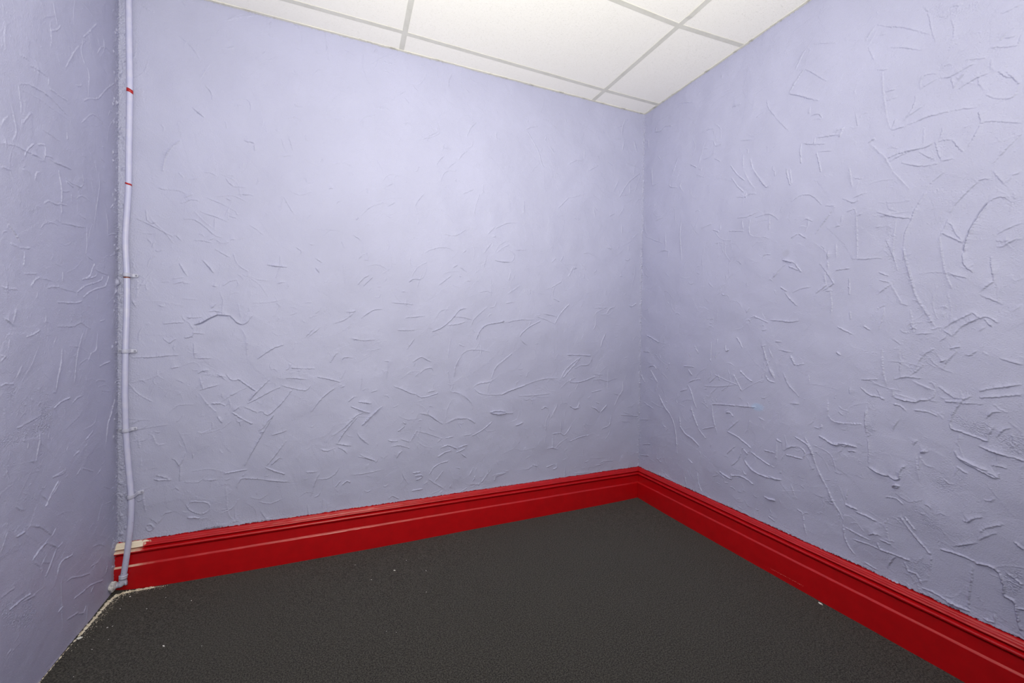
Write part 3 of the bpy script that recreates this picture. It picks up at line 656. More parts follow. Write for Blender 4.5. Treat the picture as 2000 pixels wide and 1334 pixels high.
MARKS_RIGHT = '''\
D1 -297 2540 -348 2531 -428 2499
D1.6 -690 2339 -713 2339 -743 2336
D0.8 -992 2258 -1028 2235 -1074 2199 -1118 2164
D1 -892 2250 -903 2227 -933 2182
D0.8 -885 2284 -892 2244
D0.6 -933 2179 -965 2132 -997 2088
D1.1 -494 2291 -543 2290 -578 2279
R1.3 -115 2458 -168 2440 -201 2454 -257 2436
B1 -120 2485 -121 2456
R1.6 -1057 2005 -1055 1966 -1059 1916
D1.3 -1060 2004 -1107 1981 -1159 1963
R1.3 -1124 1940 -1136 1891 -1145 1847
R1.2 -1115 1985 -1115 2002
D1.4 -1123 2004 -1154 1994 -1214 1980
B1.3 -1215 1966 -1228 2002
D0.8 -1184 1997 -1223 2002
D0.8 -1129 1942 -1186 1922
B1 -1090 2121 -1092 2151
D1.2 -1093 2110 -1114 2109 -1131 2101 -1144 2077
R1.4 -992 1916 -999 1875 -1012 1833
R1 -1007 1908 -1018 1834
B1.3 -804 2033 -818 1980 -854 1920 -896 1859
R1.4 -858 1910 -896 1859 -912 1867
R1 -690 2038 -730 1978 -776 1930
B1 -775 1976 -798 1923 -835 1869
R0.8 -700 1968 -732 1917 -770 1873
D1 -726 1859 -778 1844 -807 1852 -842 1842
B0.9 -762 2065 -767 1991
D1.1 -502 2138 -547 2132 -585 2149
D1.1 -582 2115 -625 2079
R1.6 -413 2140 -457 2110
B1 -316 2214 -285 2158 -244 2081
R1.2 -244 2081 -256 2057 -310 2039
B1 -350 2063 -336 2037 -362 1994
B1 -84 2228 -90 2117
R0.9 -93 2116 -153 2114
B1 -1256 1827 -1262 1784 -1268 1743
D0.9 -1269 1699 -1296 1706 -1318 1707
D0.9 -1151 1704 -1119 1747 -1085 1768 -1052 1769 -1017 1752
D0.9 -1231 1709 -1274 1679
D1.1 -1249 1649 -1281 1654
B1.1 -1281 1654 -1287 1606 -1293 1451
D1.2 -1128 1582 -1149 1611 -1174 1641 -1207 1684
D1.3 -1210 1595 -1223 1599
D0.8 -1229 1615 -1233 1640
R1 -1022 1587 -1050 1601
R1.1 -1056 1600 -1091 1572
D0.9 -1072 1651 -1088 1659 -1116 1641
D0.8 -1162 1699 -1193 1688 -1207 1689
D1 -736 1747 -796 1739 -852 1750
D1 -838 1725 -893 1728 -926 1716 -958 1684
B0.9 -814 1728 -812 1648 -875 1619
B0.9 -914 1719 -915 1645
B0.9 -766 1736 -775 1681
R1 -687 1690 -775 1672
R1.6 -583 1720 -622 1701
B1 -633 1740 -633 1702
D1 -503 1744 -574 1754
D1 -129 1876 -193 1881
B1.1 -348 1828 -343 1729 -357 1587
B0.9 -219 1778 -221 1672
D1 -141 1661 -187 1670 -244 1656 -234 1613
D0.8 -27 1796 -127 1747 -197 1717
R1.2 -982 1493 -1036 1473
B1 -1212 1528 -1216 1463
D1.5 -1180 1479 -1182 1501
R1 -885 1514 -891 1531 -924 1529
B0.9 -42 2438 -47 2377
B0.9 -458 2069 -514 2036
D0.8 -510 2196 -537 2186
D0.8 -741 2147 -814 2122
R0.7 -579 2211 -589 2179 -630 2177
S0.7 -550 1673 -35 -7 -1 -65
S0.8 -1142 1485 -61 -9 -1 -39
S0.6 -653 1632 -63 -12 -1 -42
S0.7 -1089 1648 -49 -12 0 -29
S0.5 -813 2148 -42 -18 -1 -26
S0.7 -1178 1676 -52 -46 15 -25
B1.4 -1022 2352 -1063 2417
D0.8 -1028 2343 -1071 2325 -1126 2264 -1158 2228
B2 -998 2258 -1026 2295 -1062 2330
D1.3 -998 2255 -1040 2228 -1091 2188 -1129 2161
D0.7 -1098 2420 -1143 2397 -1194 2367
D0.7 -1307 2283 -1330 2217
B1.4 -1299 2310 -1331 2349
B1 -1309 2286 -1335 2327
D0.9 -1335 2351 -1368 2322 -1420 2284 -1458 2248 -1499 2209
D0.8 -1474 2323 -1489 2295 -1502 2224 -1513 2173
D0.9 -1381 2235 -1422 2209 -1479 2166
D0.8 -1344 2304 -1369 2294
D1 -1339 2175 -1360 2163 -1377 2156
B1 -1359 2157 -1365 2076 -1377 1983 -1391 1924
D0.9 -1369 2074 -1403 2068
D0.8 -1376 2039 -1408 2038
D1.3 -1391 1922 -1406 1956
D1.3 -1434 1917 -1467 1919 -1503 1921 -1557 1913
D0.8 -1557 1913 -1592 1905 -1626 1894
D1.2 -1391 1920 -1434 1917
D1.1 -1426 1940 -1452 1953 -1480 1965 -1501 1973
D1 -1429 1940 -1448 1960 -1460 1991 -1461 2015
D1 -1471 2031 -1500 2039 -1523 2043
D1 -1475 2033 -1476 2065 -1492 2074 -1520 2061
D1.5 -1527 2044 -1550 2031 -1579 2035 -1610 2043
D1 -1557 2030 -1566 1986
B1.8 -1565 1987 -1580 2009 -1596 2034
D1.4 -1573 1978 -1599 1986 -1623 1992 -1649 1992
D1 -1623 1990 -1627 1967 -1639 1942
D0.8 -1591 2066 -1615 2055 -1642 2044
D1.1 -1649 2069 -1662 2065 -1684 2052 -1711 2041
D1.2 -1670 2078 -1688 2100 -1704 2102
D1 -1711 2045 -1716 2071
D1 -1681 2081 -1703 2074
B0.9 -1655 2037 -1656 2004 -1669 1987
D1.5 -1669 1987 -1687 1959 -1701 1950
D1.5 -1686 1977 -1703 1946 -1716 1920
D0.9 -1716 1920 -1707 1893 -1691 1889 -1660 1907 -1643 1928
D1.5 -1629 1883 -1635 1839
D1.1 -1636 1835 -1622 1803 -1605 1773
D2 -1382 1817 -1413 1822 -1459 1819 -1492 1815 -1516 1821
D1.2 -1390 1802 -1418 1811 -1452 1817
D0.8 -1516 1821 -1543 1821 -1566 1814
D1.2 -1566 1814 -1579 1787 -1596 1759
D1.2 -1523 1823 -1530 1784 -1540 1751
D1.1 -1540 1751 -1571 1747
D1.1 -1426 1787 -1457 1766 -1493 1750 -1531 1746
D0.8 -1474 1811 -1496 1786 -1524 1760
B1.1 -1326 1897 -1356 1853 -1378 1823 -1401 1767
R1.3 -1321 1904 -1338 1910
D0.9 -1542 1868 -1534 1831
D1.1 -1666 1696 -1690 1727 -1716 1756 -1728 1767
D1 -1667 2165 -1687 2162 -1713 2165
D0.8 -1552 2227 -1559 2196 -1560 2153
D0.7 -1544 2253 -1547 2268 -1573 2259
D0.8 -1252 1994 -1279 1982 -1269 2043
B1.1 -1217 1965 -1233 2005
R0.9 -1199 1991 -1228 2000
D0.8 -1631 1825 -1645 1839 -1726 1799
S0.8 -1392 2191 -35 -21 -1 -39
S0.7 -1389 1997 -20 -10 -2 -58
S1 -1557 2261 -89 -29 -8 -38
S1 -1696 1717 -28 24 -20 -41
S0.8 -1447 1858 -52 -4 -6 -29
S0.9 -1681 2081 -32 -20 -1 -48
S0.8 -1511 2112 -41 -65 13 -13
S0.7 -1564 1780 -29 -11 0 -30
B0.9 -1401 1764 -1428 1722 -1455 1680
D0.9 -1499 1672 -1526 1694 -1552 1712
D1.2 -1501 1657 -1482 1622 -1469 1593 -1462 1564 -1451 1541 -1443 1510 -1442 1473
B2.4 -1442 1473 -1451 1419 -1468 1356 -1480 1299
B2 -1480 1299 -1492 1270 -1514 1228 -1538 1178
D1.6 -1352 1623 -1375 1609 -1416 1587 -1460 1572
D0.9 -1363 1603 -1396 1597
D1 -1351 1563 -1368 1561
B0.9 -1416 1578 -1412 1497 -1412 1444 -1427 1385
D0.8 -1384 1517 -1403 1465 -1420 1414
D1.2 -1662 1650 -1644 1654 -1627 1645 -1603 1618 -1585 1598 -1566 1564
D0.9 -1563 1547 -1556 1523 -1543 1490
B1.3 -1543 1490 -1550 1431 -1558 1381 -1566 1345 -1580 1304
R1.2 -1548 1500 -1572 1482 -1603 1457
D1.2 -1559 1531 -1569 1528 -1584 1490 -1601 1461
D3 -1658 1572 -1641 1545 -1624 1507 -1613 1476 -1606 1443 -1605 1426
D2 -1603 1422 -1604 1392 -1616 1369 -1628 1355
D1 -1661 1579 -1680 1586 -1697 1579 -1706 1567
D1.2 -1562 1364 -1591 1346 -1617 1337
D1.6 -1668 1403 -1671 1366 -1678 1321
D1.8 -1678 1320 -1662 1305 -1649 1289
D0.9 -1648 1277 -1672 1263 -1701 1243
D1.1 -1680 1430 -1696 1427 -1709 1439 -1733 1446
D1.1 -1683 1468 -1700 1480 -1734 1492
D1 -1667 1673 -1679 1649 -1693 1622
D0.9 -1699 1622 -1711 1646 -1730 1647
D1.5 -1557 1164 -1580 1186 -1605 1203 -1632 1219 -1644 1206 -1649 1200
D1.8 -1584 1140 -1599 1166 -1624 1188 -1659 1206 -1674 1201 -1691 1185
R1.5 -1659 1202 -1677 1175
D1.1 -1554 1162 -1571 1155 -1581 1142
D0.9 -1553 1124 -1571 1142
B0.9 -1197 1327 -1204 1267 -1202 1223
D1.2 -1179 1328 -1202 1329
D1.5 -1138 1321 -1186 1358
D1.3 -1161 1330 -1209 1358 -1198 1376
D1 -1148 1453 -1169 1425 -1196 1381 -1209 1358
D1.6 -1181 1465 -1182 1497
B1 -1182 1459 -1187 1420
B1.3 -1172 1411 -1178 1361
R1.4 -976 1366 -1010 1342
D1.6 -998 1337 -1029 1299 -1059 1271
D1.4 -982 1492 -1025 1474 -1045 1465
R1.6 -1045 1465 -1072 1424
R1.1 -1013 1458 -1061 1434
D0.9 -934 1410 -977 1454 -1001 1471
D1.6 -974 1206 -1026 1199 -1067 1204
D0.9 -1034 1334 -1074 1349 -1118 1353
R1 -1226 1177 -1255 1161 -1283 1145
R1.2 -1215 1414 -1267 1416
R0.9 -1266 1379 -1268 1308
R0.9 -1272 1237 -1275 1206
R1 -1323 1177 -1343 1164
D1 -1273 1454 -1320 1444 -1359 1443 -1376 1439
R0.8 -1367 1387 -1398 1369
R0.8 -1369 1357 -1402 1344
D1.1 -1365 1298 -1383 1317 -1411 1338
B0.9 -1407 1339 -1423 1304 -1444 1259
D1.1 -1442 1259 -1459 1254
B0.9 -1467 1239 -1475 1206 -1482 1150
D0.8 -1484 1148 -1534 1151
B0.8 -1389 1252 -1386 1218 -1375 1164
D0.8 -1649 1160 -1663 1173
D0.7 -1720 1220 -1741 1243
S0.9 -1697 1463 -33 11 -8 -28
S0.9 -1648 1523 -34 33 -25 -47
S0.9 -1709 1548 -24 -7 -1 -36
S0.8 -1402 1494 -20 -4 -3 -87
S0.8 -1619 1377 -18 -2 0 -34
S0.9 -1684 1238 -26 -32 10 -18
S0.6 -967 1334 -37 -3 -2 -61
S0.6 -1158 1463 -41 -6 -1 -33
S0.5 -1100 1642 -32 -8 0 -23
R2.6 -1036 1044 -1057 1001
D1.1 -974 1068 -1005 1063 -1047 1057
B1 -938 986 -959 938
B0.8 -930 1072 -950 1024
D1.1 -1060 1000 -1100 1009
D1.3 -1002 961 -1021 915 -1040 893 -1076 857
D1.2 -1036 821 -1079 825
R1.8 -1229 1069 -1241 1060
B1.1 -1385 1092 -1393 999 -1407 946
D0.9 -1441 1005 -1446 1042 -1451 1057
D1.4 -1486 1010 -1498 1050 -1515 1079 -1539 1098
D1.6 -1426 976 -1462 989 -1507 988
D1.1 -1473 994 -1495 1018 -1512 1042
B1.8 -1481 979 -1507 966 -1544 951
D0.8 -1544 951 -1540 927 -1526 913
B1.5 -1424 943 -1426 909
D2.8 -1426 909 -1457 902 -1494 901 -1505 910 -1526 913
B0.9 -1426 924 -1472 916 -1498 906
D1.2 -1318 963 -1342 966 -1376 971
R1.3 -1318 932 -1339 914 -1352 906 -1386 903 -1396 893
D0.9 -1372 932 -1386 903
D1.2 -1561 1024 -1573 1056 -1598 1092
R1.2 -1579 1100 -1604 1108
D2 -1557 1052 -1565 1057
D1.1 -1614 1078 -1633 1081 -1647 1099
D1.3 -1697 1075 -1722 1064 -1746 1057
D1.4 -1551 966 -1576 945 -1593 932 -1621 934
D2 -1654 961 -1665 968 -1691 978 -1745 995
D1.8 -1654 942 -1695 950 -1746 965
D1.8 -1636 945 -1618 928 -1603 901 -1593 873 -1587 841
R1.8 -1587 841 -1593 825 -1618 822
R2 -1618 819 -1649 812 -1679 804
D1.6 -1679 804 -1681 827 -1694 859
D1.6 -1671 875 -1687 899 -1707 903
D1.6 -1697 819 -1711 847 -1727 858
R1.2 -1570 916 -1612 922
D1 -1593 913 -1634 919 -1667 922
D1 -1611 809 -1603 774
R1.4 -1601 752 -1608 734 -1630 725 -1658 712
D2.4 -1608 732 -1633 722 -1661 711 -1681 709
R1.8 -1611 726 -1658 706 -1702 688
D1.8 -1658 708 -1687 700 -1704 693 -1705 710
R1.8 -1659 784 -1685 775 -1716 769
D1.8 -1685 775 -1716 767 -1740 767
R2 -1740 767 -1754 763
D1.6 -1686 727 -1703 730 -1723 728
B1.6 -1201 799 -1216 780 -1246 775 -1329 787
D1.3 -1167 725 -1174 752
R3 -1167 700 -1188 694 -1219 679 -1249 681
R3 -1224 681 -1267 691 -1309 689
D1.5 -1229 679 -1263 681 -1305 687
R1.4 -1282 666 -1305 670
B1.1 -1199 865 -1200 799
D1.8 -1338 845 -1338 789 -1343 754
D1.3 -1348 730 -1353 685 -1353 634
D4 -1353 619 -1373 612 -1394 604 -1418 604
D4.5 -1418 607 -1434 600 -1440 597 -1452 605
D2.5 -1454 607 -1456 641 -1471 662
R4 -1433 572 -1443 581 -1452 579
D2.5 -1433 568 -1443 568 -1452 576
R3.2 -1514 724 -1522 731
D2.5 -1514 720 -1528 728
D1.3 -1491 744 -1500 764
B1.3 -1499 715 -1504 665 -1511 621
R0.9 -1510 709 -1508 657
D1.1 -1427 778 -1431 799 -1449 831
R1.2 -1427 883 -1450 880 -1466 863
R1 -1527 872 -1552 863
R1 -1488 872 -1527 872
D1.5 -1012 593 -1047 621 -1087 631
R1.5 -1024 579 -1060 580 -1100 581
R0.9 -1087 631 -1110 614 -1103 582
B2.6 -1109 680 -1137 633 -1155 575
B1.8 -1155 575 -1183 522 -1209 481
B2.2 -1209 481 -1230 439 -1256 400
R1.5 -1066 673 -1120 651 -1137 627
R1.1 -939 451 -984 450
R2.4 -945 342 -977 348
R2 -1274 442 -1320 437
D1.1 -1529 539 -1540 538 -1545 531
B0.9 -1278 463 -1284 507
B0.9 -982 641 -982 542
R1.2 -1083 342 -1101 337
R1.1 -979 640 -998 632
B0.9 -1051 449 -1070 402
D0.9 -1280 930 -1281 898
R0.9 -1412 523 -1444 530 -1467 515
R0.9 -1605 700 -1634 683
S2 -1360 763 -23 5 -4 -141
S1.6 -1408 700 -23 6 -3 -123
S1.6 -1657 839 -37 -1 2 -26
S2 -1729 786 -34 10 -2 -56
S1.2 -1611 863 -18 4 -1 -52
S1.4 -1127 825 -47 8 -1 -34
S1 -968 841 -25 4 -1 -43
S1.2 -1513 751 -14 4 -1 -27
S1.2 -1648 636 -96 -2 9 -57
S1.2 -1537 528 -40 16 -1 -46
S1 -1522 1061 -26 31 -14 -20
S1 -1608 950 -29 -14 6 -21
S1 -1459 843 -29 6 0 -19
S1 -1214 483 -29 1 17 -87
R1.8 -1316 426 -1352 425 -1384 418
R1 -1256 401 -1269 374
D1 -1275 401 -1269 358
R1.1 -1269 353 -1278 303 -1297 269 -1316 252
D2 -1362 352 -1379 365 -1402 365
B0.9 -1415 431 -1420 393 -1433 350
R1.1 -1400 352 -1433 350
R1 -1277 345 -1323 339 -1367 334
R0.9 -1306 310 -1359 315 -1397 313
R1.6 -1392 336 -1401 315 -1434 316 -1492 317
D2 -1450 312 -1435 282 -1425 252
R1.8 -1461 465 -1485 432 -1519 396 -1548 368
B1.6 -1550 362 -1549 309
B2 -1654 383 -1653 339 -1649 285 -1649 237
R1.8 -1574 399 -1597 402 -1632 404 -1660 399
R2.4 -1660 394 -1684 402 -1704 400 -1718 383 -1726 355 -1725 326
R2.6 -1725 324 -1747 322 -1754 299 -1759 265 -1765 241
R1.4 -1756 303 -1767 307
R1.2 -1729 401 -1765 381
D2 -1626 523 -1638 522 -1650 538 -1674 554
D1.6 -1669 499 -1683 522 -1722 549
D1.3 -1667 475 -1684 495 -1709 519
D1.6 -1603 422 -1628 439 -1664 465
R1.6 -1472 470 -1488 452 -1503 435
R1.3 -1477 304 -1489 276 -1511 279 -1526 250
R1.2 -1527 236 -1562 238 -1595 231
R3 -1595 231 -1621 229 -1652 230
D1.8 -1599 228 -1612 221
R1.6 -1745 505 -1762 491
R0.9 -1348 237 -1391 229
R1.4 -1429 214 -1464 214
R1.4 -1685 226 -1708 228 -1708 253
B1.2 -1106 335 -1119 276 -1131 241
R1 -944 256 -980 243
S1.6 -1556 432 -26 32 -27 -46
S1.6 -1740 371 -23 1 9 -51
S1.4 -1638 418 -44 5 4 -28
S1 -1477 443 -18 24 -22 -29
S1 -1723 497 -27 12 -1 -28
S1 -1507 296 -35 18 -1 -42
S0.9 -1716 563 -40 17 -1 -32
R2.4 -58 1126 -108 1108 -177 1080
R1.6 -31 1013 -89 1014
R1.8 -84 911 -133 925 -161 903
R1.6 -13 850 -51 804
R1.8 -106 893 -170 818
B1.3 -170 804 -151 753
B2.4 -185 739 -233 680 -285 633
B1.6 -285 633 -323 577 -343 490 -352 397
B2.8 -371 578 -412 538 -469 521 -518 488
B1.5 -369 631 -377 570
B1.6 -422 834 -451 803 -474 746 -497 703
B2.4 -455 708 -482 649 -510 599
R0.9 -510 590 -563 543
D1.4 -422 843 -471 866 -519 876
D1.8 -366 785 -423 804
R1.5 -396 942 -469 945
B1.3 -431 927 -459 891
R1.3 -471 1068 -499 1026
R1 -589 1093 -587 986
B1.2 -642 918 -648 886
D1.2 -580 862 -633 909
D1 -545 841 -635 848 -744 870
D1.1 -587 780 -597 807 -635 844
B1.4 -598 749 -615 670 -641 587
R1.6 -603 746 -684 757 -751 763
D1.8 -751 763 -815 768 -871 774
R1.8 -694 716 -721 721 -741 703
R1.1 -542 593 -621 623
R1.8 -706 617 -768 601 -845 563
D1.2 -706 621 -775 690
D1.3 -705 494 -757 551
R1.6 -804 545 -825 528
R2.4 -810 489 -839 464 -888 446 -949 444
R2 -949 444 -1006 453
D1.5 -737 441 -772 478 -799 555
D1.1 -805 492 -837 546
R1.4 -845 544 -885 526 -947 504
R2.6 -661 386 -694 376 -739 367
D2 -739 367 -734 397
R1.6 -739 387 -799 402 -865 383
R1.6 -746 1124 -768 1098 -782 1068
R1.8 -680 1079 -687 1048 -704 1057
B1.8 -898 1084 -919 1017 -931 989
B1.8 -931 989 -946 955 -962 928
D1.1 -890 1080 -913 1086
R1.4 -917 938 -933 915 -962 911
R1.1 -734 927 -761 883 -783 848
R1.4 -772 950 -811 919 -844 901
R0.9 -843 1232 -921 1198
R1.2 -961 1107 -989 1106
D1.2 -888 1159 -915 1163
D1.1 -993 1204 -929 1209
R1.4 -512 326 -518 277 -546 231
R1.3 -439 390 -473 374
R2.2 -921 344 -951 341 -980 345
R1.5 -40 377 -112 397
R1.5 -20 296 -99 315
R1.3 -40 668 -133 639
R1 -13 542 -86 557
R1.4 -980 641 -1001 632
D1 -822 636 -834 706
R0.9 -915 571 -975 572
B0.8 -976 531 -980 630
D1.4 -802 1248 -822 1274
S1 -968 838 -42 6 -2 -91
S0.8 -739 391 -68 22 -1 -47
S0.9 -869 544 -39 10 -1 -30
S0.7 -125 973 -106 6 -2 -78
S0.7 -927 989 -37 3 -2 -86
'''
MARKS_LEFT = '''\
B1.2 -453 2199 -443 2173 -429 2141
D0.8 -506 2108 -492 2125 -441 2165
B1 -466 2129 -460 2080 -463 2051
R1 -466 2100 -432 2125 -411 2152
R1.2 -271 2203 -237 2241 -177 2313
B1.5 -382 2029 -344 2095 -296 2157
B1.2 -271 2189 -284 2144 -263 2111 -237 2098 -237 2004
R1.2 -271 1975 -228 2003 -167 2034 -103 2104 -39 2160
R1 -168 2204 -144 2243 -103 2265 -50 2272
D1.4 -610 1938 -577 1946 -569 1943
D1.4 -566 1932 -536 1941 -477 1946
B1.2 -473 1946 -477 1924
D1.6 -611 1853 -577 1871 -524 1883 -467 1888 -419 1880 -368 1875
D0.7 -605 1841 -524 1855 -447 1857 -360 1863
B1 -616 1850 -611 1816 -603 1794 -603 1771
R1 -470 1915 -404 1919 -368 1925
B1.2 -368 1933 -371 1919
D1.2 -688 1651 -659 1660 -622 1669 -572 1671 -525 1676 -493 1677
D1.2 -474 1689 -440 1689 -345 1699
R1.2 -590 1654 -575 1682 -546 1707
R1.2 -528 1712 -493 1724 -490 1699 -493 1682
D1 -506 1769 -460 1768 -405 1770
B1 -371 1818 -371 1788
B1.3 -688 1697 -673 1725 -658 1740
R0.9 -280 1890 -209 1955 -143 1956 -133 1950
R1 -82 2007 -71 2030 -50 2034
B1 -643 1778 -633 1743 -625 1721 -628 1702 -646 1670
R0.8 -595 1749 -566 1789 -558 1795
D0.7 -652 1966 -632 1968
D0.7 -280 2320 -228 2324 -173 2318 -134 2326
B0.6 -667 1992 -670 1955 -667 1921
B0.6 -325 2298 -333 2248 -329 2206
R0.9 -321 2004 -296 2014 -280 2028
R0.9 -686 1587 -664 1592 -644 1593
D1 -561 1672 -531 1675
D1.2 -525 1666 -493 1675 -493 1690 -454 1700 -450 1695
D1.2 -447 1686 -405 1693 -341 1698
B1.2 -561 1608 -576 1617 -595 1614 -584 1629
B1.2 -543 1595 -537 1622 -513 1635
B1.8 -421 1672 -412 1639 -406 1602 -409 1561
D0.9 -406 1603 -354 1620
B1 -349 1615 -343 1583
D1.4 -381 1656 -345 1650 -321 1653
R1.6 -379 1648 -333 1640
R1.4 -321 1655 -292 1654 -271 1671
R1.2 -497 1539 -474 1554 -440 1553 -409 1561 -375 1567
B1.4 -409 1559 -406 1529
D1.3 -513 1454 -497 1474 -461 1487 -426 1486
D1.6 -405 1497 -352 1505 -313 1507 -254 1517
B1.2 -245 1522 -249 1488 -245 1460 -255 1416
D1.4 -252 1414 -218 1405 -190 1397
B0.9 -280 1705 -271 1675
R0.8 -313 1607 -280 1626 -218 1620
D0.7 -313 1553 -236 1546
B1.2 -191 1784 -176 1750
B1 -162 1750 -157 1697 -176 1631 -190 1574 -200 1528
B1 -112 1619 -93 1582 -91 1520
D1 -142 1729 -100 1727
D1 -157 1813 -112 1807
R1.2 -70 1635 -32 1666
R1.3 -91 1520 -59 1533 -20 1539
R1.2 -64 1442 -14 1460
R1.8 -279 1321 -227 1339 -209 1370 -190 1392
R1.6 -253 1326 -190 1342 -171 1357
R1.4 -313 1271 -262 1299 -190 1318 -136 1336 -131 1355
R1.8 -271 1256 -236 1277 -171 1298 -111 1313 -80 1358
R1.5 -427 1230 -376 1231 -321 1233 -279 1243
D1.5 -188 1370 -141 1363 -80 1361
D1.2 -413 1278 -360 1274 -313 1271
B1 -313 1271 -313 1260
R1.3 -481 1272 -461 1278 -423 1280
B1 -423 1286 -420 1274
R1.2 -562 1269 -544 1290 -517 1303
D1 -520 1299 -481 1299 -441 1295
B1 -398 1336 -400 1297
R0.9 -591 1306 -562 1308 -532 1312
B0.8 -538 1235 -532 1252
B1.5 -591 1373 -591 1339 -596 1327
D0.9 -680 1457 -660 1441 -607 1396
R1 -660 1423 -655 1435 -607 1396
R0.9 -650 1385 -613 1379 -562 1386
R1 -686 1258 -661 1254 -624 1256
B0.9 -624 1204 -638 1159
D1.2 -674 1169 -651 1158
B1.2 -30 1334 -13 1320 -36 1280
B1 -171 1275 -175 1250
R1 -151 1170 -111 1176
S0.8 -447 1519 87 22 0 -25
S0.7 -556 1511 54 -6 -11 -16
D1.3 -674 1169 -651 1157 -625 1144
B0.8 -491 1185 -495 1144
R1.3 -586 1115 -557 1122 -520 1138
D1.6 -427 1147 -376 1148 -329 1149 -288 1163 -262 1152 -217 1140
B1.5 -271 1126 -296 1084 -313 1034 -329 943
B1.4 -170 1125 -175 1080 -185 1055 -217 1047 -235 1019
B1 -160 1054 -158 1019
R2.4 -151 992 -110 1000 -68 1005
B1.8 -403 1075 -409 1031 -424 981 -438 931
D1.4 -459 931 -434 926
B1.2 -434 1114 -448 1089
B1.3 -603 1034 -625 998
R1.2 -692 980 -677 985 -636 979
R1 -689 1067 -667 1057
R1 -687 1051 -674 1064
R2 -448 876 -413 890 -353 899
R1.2 -341 876 -313 890 -275 894
D1.5 -598 853 -558 858 -508 867
R1.4 -626 849 -598 851
R1.1 -184 931 -170 938 -110 930 -108 911
D1.1 -145 894 -67 880
B2.6 -28 844 -62 788 -88 745 -99 674
B0.8 -175 829 -189 776 -271 765
D0.8 -279 842 -296 822 -345 804 -384 790
R1.5 -262 724 -235 732 -200 746
R1.2 -337 685 -296 695
B2 -523 813 -528 773 -540 724
D1.2 -567 734 -540 722
B1 -579 798 -579 775
R1 -313 611 -288 626
R1.2 -279 624 -244 608 -198 586
R1 -456 648 -406 649 -384 651
R1 -164 563 -135 579
D0.8 -610 806 -581 801
B0.8 -656 1115 -664 1082
S2 -615 940 46 -7 0 -30
S1.8 -539 1041 40 28 28 -18
S1.8 -495 856 40 -8 -1 -45
S1.6 -570 827 91 -4 6 -16
S2 -637 764 71 3 10 -19
S1.5 -663 819 42 -11 0 -15
S1.4 -527 793 31 -7 -1 -24
S1 -495 947 61 -8 0 -25
S1 -304 1019 42 -3 0 -83
S1 -279 1182 80 2 0 -23
R1.8 -493 564 -463 595 -424 627
R1.2 -473 582 -435 604 -413 621
D1 -515 612 -480 580
D1.5 -635 620 -610 601 -588 591
R1.8 -635 530 -616 528 -591 528
D1.4 -588 541 -541 521 -509 500 -463 458
R1.2 -460 453 -439 469
R2.2 -559 422 -529 437 -493 445
D1.6 -493 445 -456 420 -428 399
B1.8 -435 398 -463 369 -494 334
R1.3 -428 399 -399 402
D1.1 -559 418 -522 383
B1 -519 385 -490 404
D1.2 -510 391 -470 368
R1.6 -428 307 -421 334 -392 341 -353 332 -336 335
D1.1 -207 292 -159 281 -108 251
R1 -221 224 -164 214
R1.2 -376 253 -345 250 -296 227 -225 201
R1.5 -329 166 -279 158 -225 154 -128 119
B1.2 -188 140 -216 131 -221 109
B1.2 -97 174 -108 127
D1.4 -695 383 -665 382 -636 380
R1.8 -660 330 -617 329 -566 323
R1 -589 317 -541 303
R1.8 -425 175 -403 181
R1.6 -373 117 -304 99
R1.4 -304 94 -270 75 -252 93
B1.2 -244 88 -251 38 -252 0
B1 -410 283 -407 201 -399 98
D0.9 -678 757 -663 727 -648 692
R1 -456 648 -406 643 -384 647
B1 -694 513 -679 543 -664 565
D0.9 -119 501 -66 472
R1 -108 424 -55 414
S1.6 -638 553 40 -4 9 -17
S1.6 -617 298 65 -15 34 -63
S1 -648 733 49 -15 0 -29
S1 -542 222 72 -47 0 -37
S1 -376 559 72 -26 0 -32
S1.2 -559 602 37 -14 0 -24
'''


def band_noise(shape, wl0, wl1, step, rng):
    ny, nx = shape
    f = np.fft.rfft2(rng.standard_normal(shape).astype(np.float32))
    ky = np.fft.fftfreq(ny, step)[:, None]; kx = np.fft.rfftfreq(nx, step)[None, :]
    k = np.sqrt(kx*kx + ky*ky) + 1e-9
    f *= np.exp(-(k*wl0*0.5)**2) * (1-np.exp(-(k*wl1*0.7)**2))
    n = np.fft.irfft2(f, s=shape).astype(np.float32)
    return n/n.std()
def sstep(a, b, x):
    t = np.clip((x-a)/(b-a), 0, 1); return t*t*(3-2*t)

